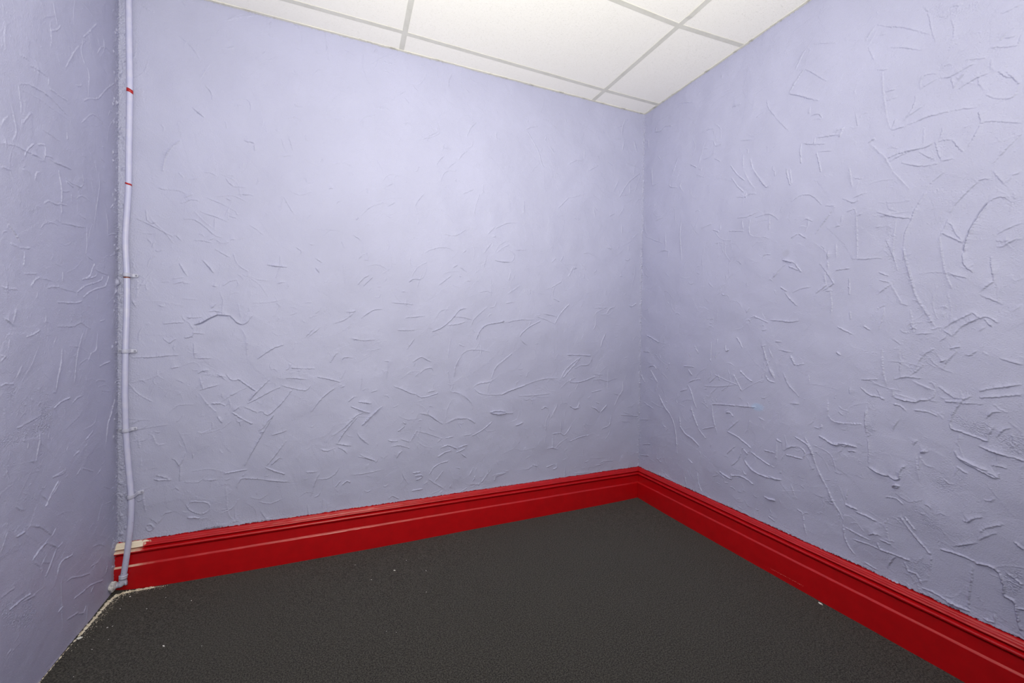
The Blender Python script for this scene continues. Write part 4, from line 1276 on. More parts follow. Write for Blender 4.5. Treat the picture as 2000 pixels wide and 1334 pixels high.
def relief(u, v, marks, lamp, seed, smooth_gain=1.0, gain=1.0, wave=0.0011):
    """height of the plaster in metres on the regular grid u (along) by v (up)"""
    step = float(u[1]-u[0]); rng = np.random.default_rng(seed); shape = (len(v), len(u))
    UU, VV = np.meshgrid(u.astype(np.float32), v.astype(np.float32))
    h = wave*band_noise(shape, 0.30, 0.9, step, rng) + 0.00016*band_noise(shape, 0.08, 0.25, step, rng)
    wob1 = band_noise(shape, 0.012, 0.05, step, rng)
    mask = sstep(-0.4, 1.4, band_noise(shape, 0.05, 0.22, step, rng))
    stip = band_noise(shape, 0.0042, 0.011, step, rng)
    soft = band_noise(shape, 0.010, 0.030, step, rng)
    rough = 0.30 + 0.75*mask
    for s in marks:
        if s[0] != 'S': continue
        a, cu, cv, au, av, bu, bv = [float(q) for q in s[1:].split()]
        A = np.array([[au, bu], [av, bv]])/1000.0; Ai = np.linalg.inv(A)
        du, dv = UU-cu/1000, VV-cv/1000
        p = Ai[0, 0]*du+Ai[0, 1]*dv; q = Ai[1, 0]*du+Ai[1, 1]*dv
        r = np.sqrt(p*p+q*q) + 0.12*wob1
        rough += 1.9*a*sstep(1.15, 0.75, r)
    # sweeps of the trowel
    area = (u[-1]-u[0])*(v[-1]-v[0])
    for k in range(int(area*52)):
        cu = rng.uniform(u[0]-.05, u[-1]+.05); cv = rng.uniform(v[0], v[-1]); ang = rng.uniform(0, math.pi)
        L = rng.uniform(0.06, 0.24); wd = rng.uniform(0.02, 0.07); cur = rng.uniform(-3.5, 3.5)
        amp = rng.uniform(0.15, 0.85)*0.001
        ext = L+wd+0.02
        i0, i1 = np.searchsorted(u, (cu-ext, cu+ext)); j0, j1 = np.searchsorted(v, (cv-ext, cv+ext))
        if i1-i0 < 4 or j1-j0 < 4: continue
        sl = (slice(j0, j1), slice(i0, i1))
        du, dv = UU[sl]-cu, VV[sl]-cv
        s = du*math.cos(ang)+dv*math.sin(ang); t = -du*math.sin(ang)+dv*math.cos(ang) + cur*s*s
        t = t + 0.0022*wob1[sl]; s = s + 0.004*wob1[sl]
        ins = sstep(wd, wd-0.003, np.abs(t))*sstep(L, L-0.006, np.abs(s))
        h[sl] += ins*amp*(0.4+0.6*(s/L))
        rough[sl] *= 1-0.72*ins
        side = 1 if rng.random() < .5 else -1
        e = np.exp(-((t-side*wd)/0.0022)**2)*sstep(L, L*0.6, np.abs(s))*sstep(-0.3, 0.8, soft[sl]+rng.uniform(-.5, 1))
        h[sl] += e*amp*0.9
        if rng.random() < 0.5:
            h[sl] += np.exp(-((s-L)/0.0022)**2)*sstep(wd, wd*0.7, np.abs(t))*amp*0.9
    h += 0.00011*stip*rough*smooth_gain + 0.000035*soft*np.minimum(rough, 1.6)
    # grains and blobs of plaster, thickest where the face is rough
    rr = random.Random(seed+5)
    for k in range(int(area*2200)):
        cu = rr.uniform(u[0], u[-1]); cv = rr.uniform(v[0]+.2, v[-1])
        j, i = int((cv-v[0])/step), int((cu-u[0])/step)
        if not (4 < j < shape[0]-6 and 4 < i < shape[1]-6) or rough[j, i] < rr.uniform(0.35, 1.8): continue
        r_ = rr.uniform(0.0016, 0.0034)*(1.6 if rr.random() < .06 else 1); am = rr.uniform(0.0003, 0.0011)*(1 if rr.random() < .8 else -1)
        n_ = int(2.2*r_/step)+1; e_ = rr.uniform(.5, 1.8)
        sl = (slice(max(0, j-n_), j+n_+1), slice(max(0, i-n_), i+n_+1))
        h[sl] += am*np.exp(-(((UU[sl]-cu)**2*e_+(VV[sl]-cv)**2/e_)/(r_*r_)))
    # small nicks and drags between the big ones
    rr = random.Random(seed); marks = list(marks)
    for k in range(int(area*480)):
        cu = rr.uniform(u[0], u[-1]); cv = rr.uniform(v[0]+.2, v[-1])
        j, i = min(shape[0]-1, int((cv-v[0])/step)), min(shape[1]-1, int((cu-u[0])/step))
        if rough[j, i] < rr.uniform(0.0, 0.6)+0.24*max(0, cv-1.1): continue
        a0 = rr.choice((rr.gauss(1.5, .35), rr.gauss(0.1, .4), rr.uniform(0, 3.14))); L = rr.uniform(6, 22) if rr.random() < .6 else rr.uniform(20, 75)
        b = rr.uniform(-.5, .5); x, y = cu*1000, cv*1000
        p = [x-L*math.cos(a0-b), y-L*math.sin(a0-b), x, y, x+L*math.cos(a0+b), y+L*math.sin(a0+b)]
        marks.append(rr.choice('DDDRRB')+' '.join('%.1f' % q for q in [rr.uniform(0.08, 0.62)*(1.15 if L < 22 else 0.8)]+p))
    # the marks that can be read one by one
    for s in marks:
        if s[0] == 'S': continue
        q = [float(x) for x in s[1:].split()]; a = q[0]
        pts = [Vector((q[i]/1000, q[i+1]/1000, 0)) for i in range(1, len(q), 2)]
        P = np.array([[p.x, p.y] for p in catmull(pts, 0.02)]) if len(pts) > 2 else np.array([[p.x, p.y] for p in pts])
        lo = P.min(0)-0.04; hi = P.max(0)+0.04
        i0, i1 = np.searchsorted(u, (lo[0], hi[0])); j0, j1 = np.searchsorted(v, (lo[1], hi[1]))
        if i1-i0 < 3 or j1-j0 < 3: continue
        sl = (slice(j0, j1), slice(i0, i1))
        X, Y = UU[sl], VV[sl]
        best = np.full(X.shape, 9.0, np.float32); sd = np.zeros_like(best); tt = np.zeros_like(best)
        seg = P[1:]-P[:-1]; sl_len = np.hypot(seg[:, 0], seg[:, 1])+1e-9; cum = np.concatenate([[0], np.cumsum(sl_len)]); tot = cum[-1]
        chord = P[-1]-P[0]; mid = P.mean(0)
        away = mid-np.array(lamp); away = away/(np.hypot(*away)+1e-9) + np.array([0, -0.55])
        nn = np.array([-chord[1], chord[0]]); sgn = 1.0 if nn@away > 0 else -1.0
        for i in range(len(seg)):
            tx, ty = seg[i]/sl_len[i]
            dx, dy = X-P[i, 0], Y-P[i, 1]
            al = np.clip(dx*tx+dy*ty, 0, sl_len[i])
            ex, ey = dx-al*tx, dy-al*ty
            d = np.hypot(ex, ey); m = d < best
            best[m] = d[m]; sd[m] = (np.sign((-dx*ty+dy*tx))*sgn)[m]; tt[m] = (al+cum[i])[m]
        rest = tot-tt
        end = sstep(0, min(0.008, tot*0.2), tt+0.002)*sstep(0, min(0.008, tot*0.2), rest+0.002)
        fade = sstep(0, tot*0.42, tt)*sstep(0, tot*0.42, rest)      # the thick side dies away well before the edge does
        ph = 37.0*P[0, 0]+91.0*P[0, 1]
        var = 0.86+0.16*np.sin(tt*95+ph)+0.12*np.sin(tt*233+2.3*ph)+0.08*np.sin(tt*610+ph)
        A = gain*0.00245*min(a, 4.2)**0.85*var
        dist = best*np.where(sd >= 0, 1, -1)          # positive on the side away from the lamp
        dj = dist+0.0007*wob1[sl]+0.00035*soft[sl]
        wl = 0.010+0.003*a
        sharp = 0.0017
        if s[0] == 'R':
            g = 1.1*np.exp(-(dj/0.0021)**2)*end
        else:
            q_ = 1.0 if s[0] == 'D' else -1.0
            x = -np.abs(dist)
            body = 0.58*np.exp(x/0.0042)*end + 0.42*np.exp(x/wl)*end*fade
            lip = (0.58*end+0.42*end*fade)*np.clip(1-q_*dj/sharp, 0, 1)
            g = np.where(q_*dj < 0, body, lip)
            if s[0] == 'D' and a >= 3: g = g-1.2*end*np.exp(-((dist-0.0020)/0.0017)**2)
        h[sl] += (A*g).astype(np.float32)
    return h, stip, soft, wob1, rng

def sheet(name, u, v, h, place, mat, extra_u=None):
    """the plaster face as a dense grid; extra_u adds coarse columns beyond the part that can be seen"""
    if extra_u is not None:
        u = np.concatenate([extra_u, u]); h = np.concatenate([np.repeat(h[:, :1]*0, len(extra_u), 1), h], 1)
    nu, nv = len(u), len(v)
    UU, VV = np.meshgrid(u, v)
    co = place(UU.ravel(), VV.ravel(), h.ravel()).astype(np.float32)
    idx = np.arange(nu*nv, dtype=np.int32).reshape(nv, nu)
    quads = np.stack([idx[:-1, :-1], idx[:-1, 1:], idx[1:, 1:], idx[1:, :-1]], -1).reshape(-1, 4)
    # a solid body behind the face
    u0, u1, v0, v1 = u[0], u[-1], v[0], v[-1]
    bx = np.concatenate([place(np.array([u0, u1, u1, u0]), np.array([v0, v0, v1, v1]), np.full(4, -0.014)),
                         place(np.array([u0, u1, u1, u0]), np.array([v0, v0, v1, v1]), np.full(4, -0.12))]).astype(np.float32)
    n = nu*nv
    bq = np.array([(0,1,2,3),(7,6,5,4),(0,4,5,1),(1,5,6,2),(2,6,7,3),(3,7,4,0)], dtype=np.int32)+n
    co = np.concatenate([co, bx]); quads = np.concatenate([quads, bq])
    me = bpy.data.meshes.new(name)
    me.vertices.add(len(co)); me.vertices.foreach_set('co', co.ravel())
    me.loops.add(len(quads)*4); me.loops.foreach_set('vertex_index', quads.ravel())
    me.polygons.add(len(quads)); me.polygons.foreach_set('loop_start', np.arange(0, len(quads)*4, 4, dtype=np.int32))
    sm = np.ones(len(quads), dtype=bool); sm[-6:] = False
    me.polygons.foreach_set('use_smooth', sm)
    me.update(calc_edges=True)
    return struct(obj_from_mesh(name, me, mat))

STEP = 0.0019
V = np.arange(-0.02, H+0.03, STEP)
BH = 0.2117                                   # top of the skirting

def skirting_edge(h, UU, VV, wob, soft, lift):
    """plaster stops raggedly on top of the skirting and is pushed out a little above it"""
    edge = BH-0.0005 + 0.0022*wob + 0.0012*soft + lift
    return h + 0.0045*sstep(edge-0.001, edge+0.001, VV)*np.exp(-np.clip(VV-edge, 0, 1)/0.02) - 0.006*sstep(edge+0.0005, edge-0.001, VV)
def ceiling_edge(h, VV, wob, soft):
    edge = H-0.0035+0.0012*wob
    return h - 0.005*sstep(edge-0.001, edge+0.001, VV)*sstep(0.3, 1.4, soft)

def blobs(h, u, v, rng, pts):
    for (cu, cv, r, a) in pts:
        i0, i1 = np.searchsorted(u, (cu-3*r, cu+3*r)); j0, j1 = np.searchsorted(v, (cv-3*r, cv+3*r))
        if i1 <= i0 or j1 <= j0: continue
        X, Y = np.meshgrid(u[i0:i1]-cu, v[j0:j1]-cv)
        h[j0:j1, i0:i1] += a*np.exp(-((X*X+Y*Y*0.7)/(r*r))**1.5)

# far wall
u = np.arange(-W-0.012, 0.006, STEP)
h, stip, soft, wob, rng = relief(u, V, MARKS_BACK.strip().split('\n'), (-1.9, 2.3), 11, 1.25, 1.55)
UU, VV = np.meshgrid(u, V)
near_l = np.exp(-np.clip(UU+W-0.0139*VV, 0, 1)/0.035); near_r = np.exp(UU/0.010)
h += 0.0010*soft*near_l + 0.0005*stip*near_l
h += near_r*(0.0024+0.0014*wob+0.0010*soft)
h -= 0.0022*np.exp(-((VV-H*0.55)/1.6)**2)*0
h = skirting_edge(h, UU, VV, wob, soft, 0.0085*np.exp(-(((UU+2.47)/0.045)**2)) + 0.003*np.exp(-(((UU+2.30)/0.05)**2)))
h = ceiling_edge(h, VV, wob, soft)
blobs(h, u, V, rng, [(-W+0.0139*z+rng.uniform(0.004, 0.03), z, rng.uniform(0.003, 0.007), rng.uniform(0.002, 0.006)) for z in rng.uniform(0.22, 2.5, 70)])
blobs(h, u, V, rng, [(-rng.uniform(0.001, 0.012), z, rng.uniform(0.003, 0.006), rng.uniform(0.001, 0.004)) for z in rng.uniform(0.25, 2.5, 60)])
sheet('wall_back', u, V, h, lambda a, b, c: np.stack([a, -c, b], -1), M_BACK)

# right wall
u = np.arange(-1.86, 0.006, STEP)
h, stip, soft, wob, rng = relief(u, V, MARKS_RIGHT.strip().split('\n'), (-2.2, 2.3), 23, 2.1, 1.55)
UU, VV = np.meshgrid(u, V)
near_r = np.exp(UU/0.010)
h += near_r*(0.0018+0.0012*wob+0.0010*soft)
h += 0.0004*stip*sstep(-0.9, -1.7, UU)*sstep(-0.2, 1.2, wob*0.5+soft*0.3+0.4)
h = skirting_edge(h, UU, VV, wob, soft, 0.002+0.0015*np.sin(UU*23))
h = ceiling_edge(h, VV, wob, soft)
sheet('wall_right', u, V, h, lambda a, b, c: np.stack([-c, a, b], -1), M_RIGHT, extra_u=np.linspace(-DEPTH, -1.9, 40))

# left wall, leaning in towards the ceiling
u = np.arange(-0.80, 0.006, STEP)
h, stip, soft, wob, rng = relief(u, V, MARKS_LEFT.strip().split('\n'), (-2.2, 2.2), 37, 1.5, 0.72, 0.0005)
UU, VV = np.meshgrid(u, V)
near = np.exp(UU/0.02)
h += near*(0.0010*soft+0.0008*wob)
h += 0.010*np.exp(-np.clip(VV, 0, 1)/0.012)*sstep(-0.9, 0.9, soft+wob)*0.5
blobs(h, u, V, rng, [(-rng.uniform(0.006, 0.05), z, rng.uniform(0.003, 0.006), rng.uniform(0.001, 0.004)) for z in rng.uniform(0.1, 2.5, 60)])
blobs(h, u, V, rng, [(-0.012, 1.338, 0.010, 0.011), (-0.02, 1.30, 0.007, 0.005), (-0.02, 2.09, 0.006, 0.008), (-0.010, 1.48, 0.006, 0.007)])
sheet('wall_left', u, V, h, lambda a, b, c: np.stack([-W+0.0139*b+c, a, b], -1), M_LEFT, extra_u=np.linspace(-DEPTH, -0.82, 60))

# wall behind the camera
bm = bmesh.new(); add_box(bm, -W-0.1, 0.1, -DEPTH-0.12, -DEPTH, -0.02, H+0.1); struct(obj('wall_front', bm, M_OLD))

# ------------------------------------------------------------------ floor
def floor_z(x, y):
    b = math.exp(y/0.30)
    z = b*(0.0135*math.exp(-(x+2.8)/0.22) + 0.0125*math.exp(x/0.30) - 0.0045*math.exp(-((x+1.75)/0.5)**2))
    z += 0.008*math.exp(-(x+2.8)/0.04)
    z += (1-b)*(-0.0015)*math.exp(x/0.3)
    return z
bm = bmesh.new(); nx, ny = 150, 140
xs = [-W-0.02+(W+0.03)*i/nx for i in range(nx+1)]
ys = [-DEPTH*(j/ny)**1.6+0.005 for j in range(ny+1)]
vs = [[bm.verts.new((x, y, floor_z(x, min(y, 0)))) for x in xs] for y in ys]
for j in range(ny):
    for i in range(nx): bm.faces.new((vs[j][i], vs[j+1][i], vs[j+1][i+1], vs[j][i+1]))
sub = obj('floor', bm, M_CARPET, smooth=True)
bm = bmesh.new(); bm.from_mesh(sub.data); add_box(bm, -W-0.02, 0.01, -DEPTH, 0.005, -0.12, -0.03); bm.to_mesh(sub.data); bm.free()
struct(sub)

# ------------------------------------------------------------------ skirting boards
PROFILE = [(0.0300, -0.024), (0.0300, 0.1110), (0.0290, 0.1130), (0.0250, 0.1165), (0.0240, 0.1180), (0.0232, 0.1605), (0.0140, 0.1625),
           (0.0140, 0.1665), (0.0295, 0.1690), (0.0325, 0.1725), (0.0325, 0.1765), (0.0305, 0.1800), (0.0260, 0.1815), (0.0170, 0.1822),
           (0.0085, 0.1840), (0.0085, 0.1868), (0.0150, 0.1884), (0.0225, 0.1893), (0.0232, 0.1915), (0.0215, 0.1940), (0.0190, 0.1958), (0.0184, 0.1985),
           (0.0172, 0.2010), (0.0150, 0.2030), (0.0140, 0.2062), (0.0118, 0.2082), (0.0095, 0.2105), (0.0060, 0.2117), (-0.004, 0.2120)]
def board(name, axis, s0, s1, n, seed, mitre=True):
    """skirting swept along the far wall (axis 0) or the right wall (axis 1); its inner end is mitred"""
    rnd = random.Random(seed); bm = bmesh.new(); rows = []
    for i in range(n+1):
        s = s0+(s1-s0)*i/n; row = []
        w = 0.0006*math.sin(s*9+seed)+0.0004*math.sin(s*31+seed*2)
        for j, (o, z) in enumerate(PROFILE):
            e = -o if (mitre and i == n) else s
            jit = rnd.uniform(-1, 1)*(0.0004 if j > 17 else 0.00012)
            zz = z+jit
            p = (e, -o-w, zz) if axis == 0 else (-o-w, e, zz)
            row.append(bm.verts.new(p))
        rows.append(row)
    for i in range(n):
        for j in range(len(PROFILE)-1): bm.faces.new((rows[i][j], rows[i+1][j], rows[i+1][j+1], rows[i][j+1]))
    o = obj(name, bm, M_RED, smooth=True)
    md = o.modifiers.new('edges', 'EDGE_SPLIT'); md.split_angle = math.radians(22)
    return struct(o)
b_back = board('baseboard_back', 0, -W-0.004, -0.02, 220, 3)
b_right = board('baseboard_right', 1, -DEPTH+0.01, -0.02, 300, 5)
# row of pale paint specks along the foot of the right board
rnd = random.Random(8); bm = bmesh.new()
for k in range(22):
    t = k/21; y = -0.985-0.15*t + rnd.uniform(-.001, .001); z = 0.0235+rnd.uniform(-.001, .001)+0.002*t
    r = rnd.uniform(0.0006, 0.0013)
    bmesh.ops.create_icosphere(bm, subdivisions=1, radius=r, matrix=Matrix.Translation((-0.0306, y, z)))
sp = obj('paint_specks', bm, plain('pink_white_specks', (0.85, 0.50, 0.45), 0.6), b_right); sp['label'] = 'broken row of pale paint specks'; sp['kind'] = 'stuff'

# ------------------------------------------------------------------ suspended ceiling
TZ = H+0.0016
T1 = lambda y: -0.4197-0.0062*y*1.0 if y > -1 else -0.4135
T0 = lambda y: -1.6160+0.024*y if y > -0.5 else -1.628
def tee(name, pts, w, parent, z=H):
    """a flat-faced tee bar along the points, 24 mm face with a web above"""
    bm = bmesh.new(); n = len(pts)
    for (hw, z0, z1) in ((w/2, z, z+0.0014), (0.0008, z+0.0014, z+0.03)):
        rows = []
        for i, p in enumerate(pts):
            q0, q1 = pts[max(i-1, 0)], pts[min(i+1, n-1)]
            tx, ty = q1[0]-q0[0], q1[1]-q0[1]; l = math.hypot(tx, ty); nx_, ny_ = -ty/l*hw, tx/l*hw; dz = p[2] if len(p) > 2 else 0
            rows.append([bm.verts.new(c) for c in ((p[0]-nx_, p[1]-ny_, z0+dz), (p[0]+nx_, p[1]+ny_, z0+dz), (p[0]+nx_, p[1]+ny_, z1+dz), (p[0]-nx_, p[1]-ny_, z1+dz))])
        for i in range(n-1):
            for k in range(4): bm.faces.new((rows[i][k], rows[i][(k+1) % 4], rows[i+1][(k+1) % 4], rows[i+1][k]))
        bm.faces.new(rows[0][::-1]); bm.faces.new(rows[-1])
    return obj(name, bm, M_TEE, parent)
bm = bmesh.new(); add_box(bm, -W-0.05, 0.05, -DEPTH-0.05, 0.05, H+0.045, H+0.10)
ceil = struct(obj('ceiling', bm, M_TILE))
# rows of grid lines (y at the left wall, T0, T1 and the right wall)
ROWS = [(0.02, 0.02, 0.02, 0.02), (-0.1450, -0.1500, -0.1335, -0.1390), (-0.757, -0.749, -0.7305, -0.7530)]
for k in range(3, 10): ROWS.append(tuple(-0.75-0.605*(k-2) for _ in range(4)))
XL = -W+0.0139*H
def xs_at(y): return (XL-0.01, T0(y), T1(y), 0.01)
rt = random.Random(4)
for a in range(len(ROWS)-1):
    for c in range(3):
        y0l, y0r, y1l, y1r = ROWS[a][c], ROWS[a][c+1], ROWS[a+1][c], ROWS[a+1][c+1]
        if max(y0l, y0r) < -DEPTH: continue
        X0, X1 = xs_at(y0l), xs_at(y1l)
        bm = bmesh.new(); sag = rt.uniform(0.0, 0.0015)
        P = [(X0[c], y0l), (X0[c+1], y0r), (X1[c+1], y1r), (X1[c], y1l)]
        n = 12; g = []
        for j in range(n+1):
            row = []
            for i in range(n+1):
                s, t = i/n, j/n
                x = (P[0][0]*(1-s)+P[1][0]*s)*(1-t)+(P[3][0]*(1-s)+P[2][0]*s)*t
                y = (P[0][1]*(1-s)+P[1][1]*s)*(1-t)+(P[3][1]*(1-s)+P[2][1]*s)*t
                row.append(bm.verts.new((x, y, TZ-sag*math.sin(math.pi*s)*math.sin(math.pi*t))))
            g.append(row)
        for j in range(n):
            for i in range(n): bm.faces.new((g[j][i], g[j][i+1], g[j+1][i+1], g[j+1][i]))
        r = bmesh.ops.extrude_face_region(bm, geom=bm.faces[:])
        for v_ in [e for e in r['geom'] if isinstance(e, bmesh.types.BMVert)]: v_.co.z = TZ+0.014
        obj('ceiling_tile', bm, M_TILE, ceil)
tee('tee_bar', [(T1(0), 0.0), (T1(-.4), -.4, -.0004), (T1(-.78), -.78, 0.0), (T1(-.80)+.0015, -.80, -.0022), (T1(-.86), -.86, -.001), (-0.4135, -DEPTH)], 0.026, ceil)
tee('tee_bar', [(T0(0), 0.0), (T0(-.5), -.5), (-1.628, -DEPTH)], 0.025, ceil)
for a in range(1, len(ROWS)):
    r = ROWS[a]
    if r[0] < -DEPTH: continue
    X = (XL, T0(r[1]), T1(r[2]), 0.0)
    for c in range(3):
        g0 = 0.0125 if c else 0; g1 = 0.0125 if c < 2 else 0
        tee('tee_bar', [(X[c]+g0, r[c]+(0.0045 if (a == 1 and c == 1) else 0)), (X[c+1]-g1, r[c+1])], 0.024, ceil, z=H-0.0002)
def angle(pts, inward):
    """L-shaped trim the tiles rest on at the wall, a little wavy and dirty"""
    bm = bmesh.new(); rn = random.Random(len(pts)); n = 160; rows = []
    (xa, ya), (xb, yb) = pts
    for i in range(n+1):
        t = i/n; x, y = xa+(xb-xa)*t, ya+(yb-ya)*t; w = 0.0125+rn.uniform(-.0007, .0007); dz = 0.0006*math.sin(t*40)+rn.uniform(-.0003, .0003)
        ix, iy = inward
        rows.append([bm.verts.new(c) for c in ((x-ix*.004, y-iy*.004, H-0.0012+dz), (x+ix*w, y+iy*w, H-0.0012+dz), (x+ix*w, y+iy*w, H+0.0011), (x-ix*.004, y-iy*.004, H+0.0011))])
    for i in range(n):
        for k in range(4): bm.faces.new((rows[i][k], rows[i][(k+1) % 4], rows[i+1][(k+1) % 4], rows[i+1][k]))
    return obj('wall_angle', bm, M_ANGLE, ceil)
angle(((XL, 0.0), (0.0, 0.0)), (0, -1)); angle(((0.0, 0.0), (0.0, -DEPTH)), (-1, 0)); angle(((XL, 0.0), (XL, -DEPTH)), (1, 0))

# ------------------------------------------------------------------ the pipe in the left corner
PIPE = [(-2.7385,-.0220,H+0.02),(-2.7393,-.0220,2.5252),(-2.7401,-.0220,2.3131),(-2.7404,-.0220,2.1470),(-2.7469,-.0220,1.8844),(-2.7493,-.0220,1.7549),(-2.7538,-.0220,1.6680),
        (-2.7610,-.0220,1.5592),(-2.7627,-.0220,1.4941),(-2.7599,-.0220,1.3706),(-2.7615,-.0220,1.2333),(-2.7654,-.0220,1.1240),(-2.7681,-.0220,1.0451),(-2.7712,-.0220,.9267),
        (-2.7723,-.0220,.8387),(-2.7706,-.0220,.6951),(-2.7651,-.0225,.5725),(-2.7576,-.0290,.4849),(-2.7520,-.0355,.4194),(-2.7503,-.0412,.3547),(-2.7525,-.0462,.2909),
        (-2.7587,-.0475,.2255),(-2.7692,-.0475,.1388),(-2.7790,-.0475,.0720)]
RP = 0.0108
root = bpy.data.objects.new('water_pipe', None); C.objects.link(root); root.location = (-2.7790, -0.0475, 0.05)
tag(root, 'thin lavender-painted pipe running up the left corner beside the far wall', 'pipe')
bpy.context.view_layer.update()
INV = root.matrix_world.inverted()
def part(name, bm, mat, smooth=True, parent=root, label=None):
    o = obj(name, bm, mat, smooth=smooth); o.parent = parent
    o.matrix_parent_inverse = (root.matrix_world if parent is root else Matrix.Translation(root.location)).inverted()
    if label: o['label'] = label
    return o
path = catmull(PIPE, 0.01)
bm = bmesh.new(); add_tube(bm, path, RP, 28); part('pipe_run', bm, M_PIPE)
def at_z(z):
    k = min(range(len(path)), key=lambda i: abs(path[i].z-z)); k = max(1, min(len(path)-2, k))
    return path[k].copy(), (path[k-1]-path[k+1]).normalized()
def sleeve(name, z, hh, mat, r, label, tilt=0.0):
    bm = bmesh.new(); n = 28; p, t = at_z(z); rings = []
    for dz in (-hh/2, hh/2):
        rings.append([bm.verts.new((p.x+t.x*dz+math.cos(a)*r, p.y+t.y*dz+math.sin(a)*r, p.z+dz-tilt*math.cos(a)*r+0.0006*math.sin(3*a+dz*900))) for a in [k*2*math.pi/n for k in range(n)]])
    inner = [[bm.verts.new((v_.co.x*0.06+p.x*0.94 if False else p.x+(v_.co.x-p.x)*0.97, p.y+(v_.co.y-p.y)*0.97, v_.co.z)) for v_ in rg] for rg in rings]
    for k in range(n):
        j = (k+1) % n
        bm.faces.new((rings[0][k], rings[0][j], rings[1][j], rings[1][k]))
        bm.faces.new((rings[0][j], rings[0][k], inner[0][k], inner[0][j])); bm.faces.new((rings[1][k], rings[1][j], inner[1][j], inner[1][k]))
    return part(name, bm, mat, label=label)
sleeve('bare_band', 2.147, 0.015, M_BAND, RP+0.0004, 'red band around the pipe, uppermost', 0.35)
sleeve('bare_band', 1.752, 0.007, M_BAND, RP+0.0004, 'thin red band below the uppermost one', 0.25)
sleeve('bare_band', 1.3555, 0.0065, M_COPPER, RP+0.0004, 'bare copper band just under a clip', 0.0)
def clip(z, tilt, lw=0.030, rw=0.034):
    p, t = at_z(z); wz = 0.0085
    # strap section: ear, hump over the pipe, ear (x along the wall, d out from it)
    base = 0.0055
    sec = [(-lw, base), (-lw+0.0016, base), (-lw+0.0042, base), (-lw+0.0085, base), (-RP-0.006, base), (-RP-0.003, base+0.002)]
    for k in range(13):
        a = math.pi-math.pi*k/12; sec.append((math.cos(a)*(RP+0.0022), -p.y+math.sin(a)*(RP+0.0022)))
    sec += [(RP+0.003, base+0.002), (RP+0.006, base), (rw-0.0085, base), (rw-0.0042, base), (rw-0.0016, base), (rw, base)]
    bm = bmesh.new(); rows = []
    for side in (0, 1):
        for zz in (-wz, -wz*0.6, wz*0.6, wz):
            rr = []
            for q, (sx, d) in enumerate(sec):
                k = 0.0014 if abs(zz) < wz*0.9 else 0.0006
                e_ = min(q, len(sec)-1-q); zc = zz*(0.35, 0.72, 0.93, 1.0)[min(e_, 3)]
                dd = d-0.0022 if side else d+k
                rr.append(bm.verts.new((p.x+sx, -dd, p.z+zc+tilt*sx)))
            rows.append(rr)
    m = len(sec)
    for a, b in ((0, 1), (1, 2), (2, 3), (7, 6), (6, 5), (5, 4), (3, 7), (4, 0)):
        for k in range(m-1): bm.faces.new((rows[a][k], rows[a][k+1], rows[b][k+1], rows[b][k]))
    for k in (0, m-1): bm.faces.new([rows[i][k] for i in (0, 1, 2, 3, 7, 6, 5, 4)])
    c = part('pipe_clip', bm, M_CLIP)
    for sx in (-(RP+0.013), RP+0.0155):
        if p.x+sx < -W+0.0139*p.z+0.008: continue
        bm = bmesh.new()
        mt = Matrix.Translation((p.x+sx, -base-0.0016, p.z+tilt*sx)) @ Matrix.Rotation(math.pi/2, 4, 'X')
        bmesh.ops.create_cone(bm, cap_ends=True, segments=20, radius1=0.0042, radius2=0.0034, depth=0.0026, matrix=mt)
        bmesh.ops.create_cone(bm, cap_ends=True, segments=12, radius1=0.0015, radius2=0.0012, depth=0.0032, matrix=mt)
        sc_ = obj('screw', bm, M_SCREW, smooth=False); sc_.parent = c; sc_.matrix_parent_inverse = Matrix.Identity(4)
    return c
clip(1.3690, 0.0); clip(1.0450, -0.02); clip(0.7000, 0.05); clip(0.4200, 0.22)
# elbow and the stub that turns into the left wall
bm = bmesh.new(); add_tube(bm, [(-2.7775, -.0475, .086), (-2.7790, -.0475, .072)], [0.0142, 0.0142], 28)
add_tube(bm, [(-2.7772, -.0475, .089), (-2.7775, -.0475, .0855)], [0.0152, 0.0152], 28)
add_tube(bm, [(-2.7790, -.0475, .076), (-2.7795, -.0478, .066), (-2.7815, -.0485, .058), (-2.7860, -.0500, .0535), (-2.7930, -.0520, .0520)], [.0132, .0134, .0136, .0132, .0128], 28)
add_tube(bm, [(-2.7720, -.0470, .0550), (-2.7660, -.0465, .0560)], [.0120, .0110], 24)
part('elbow_fitting', bm, M_CLIP, label='scuffed elbow at the foot of the pipe')
bm = bmesh.new(); add_tube(bm, [(-2.7920, -.0520, .0521), (-2.8010, -.0560, .0520), (-2.8170, -.0620, .0525)], [.0108, .0108, .0112], 24)
part('stub_pipe', bm, M_CLIP)
bm = bmesh.new(); bmesh.ops.create_icosphere(bm, subdivisions=4, radius=1.0)
from mathutils import noise as mnoise
for v_ in bm.verts:
    d = v_.co.normalized(); k = 1+0.30*mnoise.noise(d*1.7)+0.07*mnoise.noise(d*5.1)
    v_.co = Vector((d.x*0.014, d.y*0.022, d.z*0.020))*k + Vector((-2.8080, -0.0620, 0.0560))
part('filler_lump', bm, M_WHITE, label='whitish lump of filler around the stub at the wall')

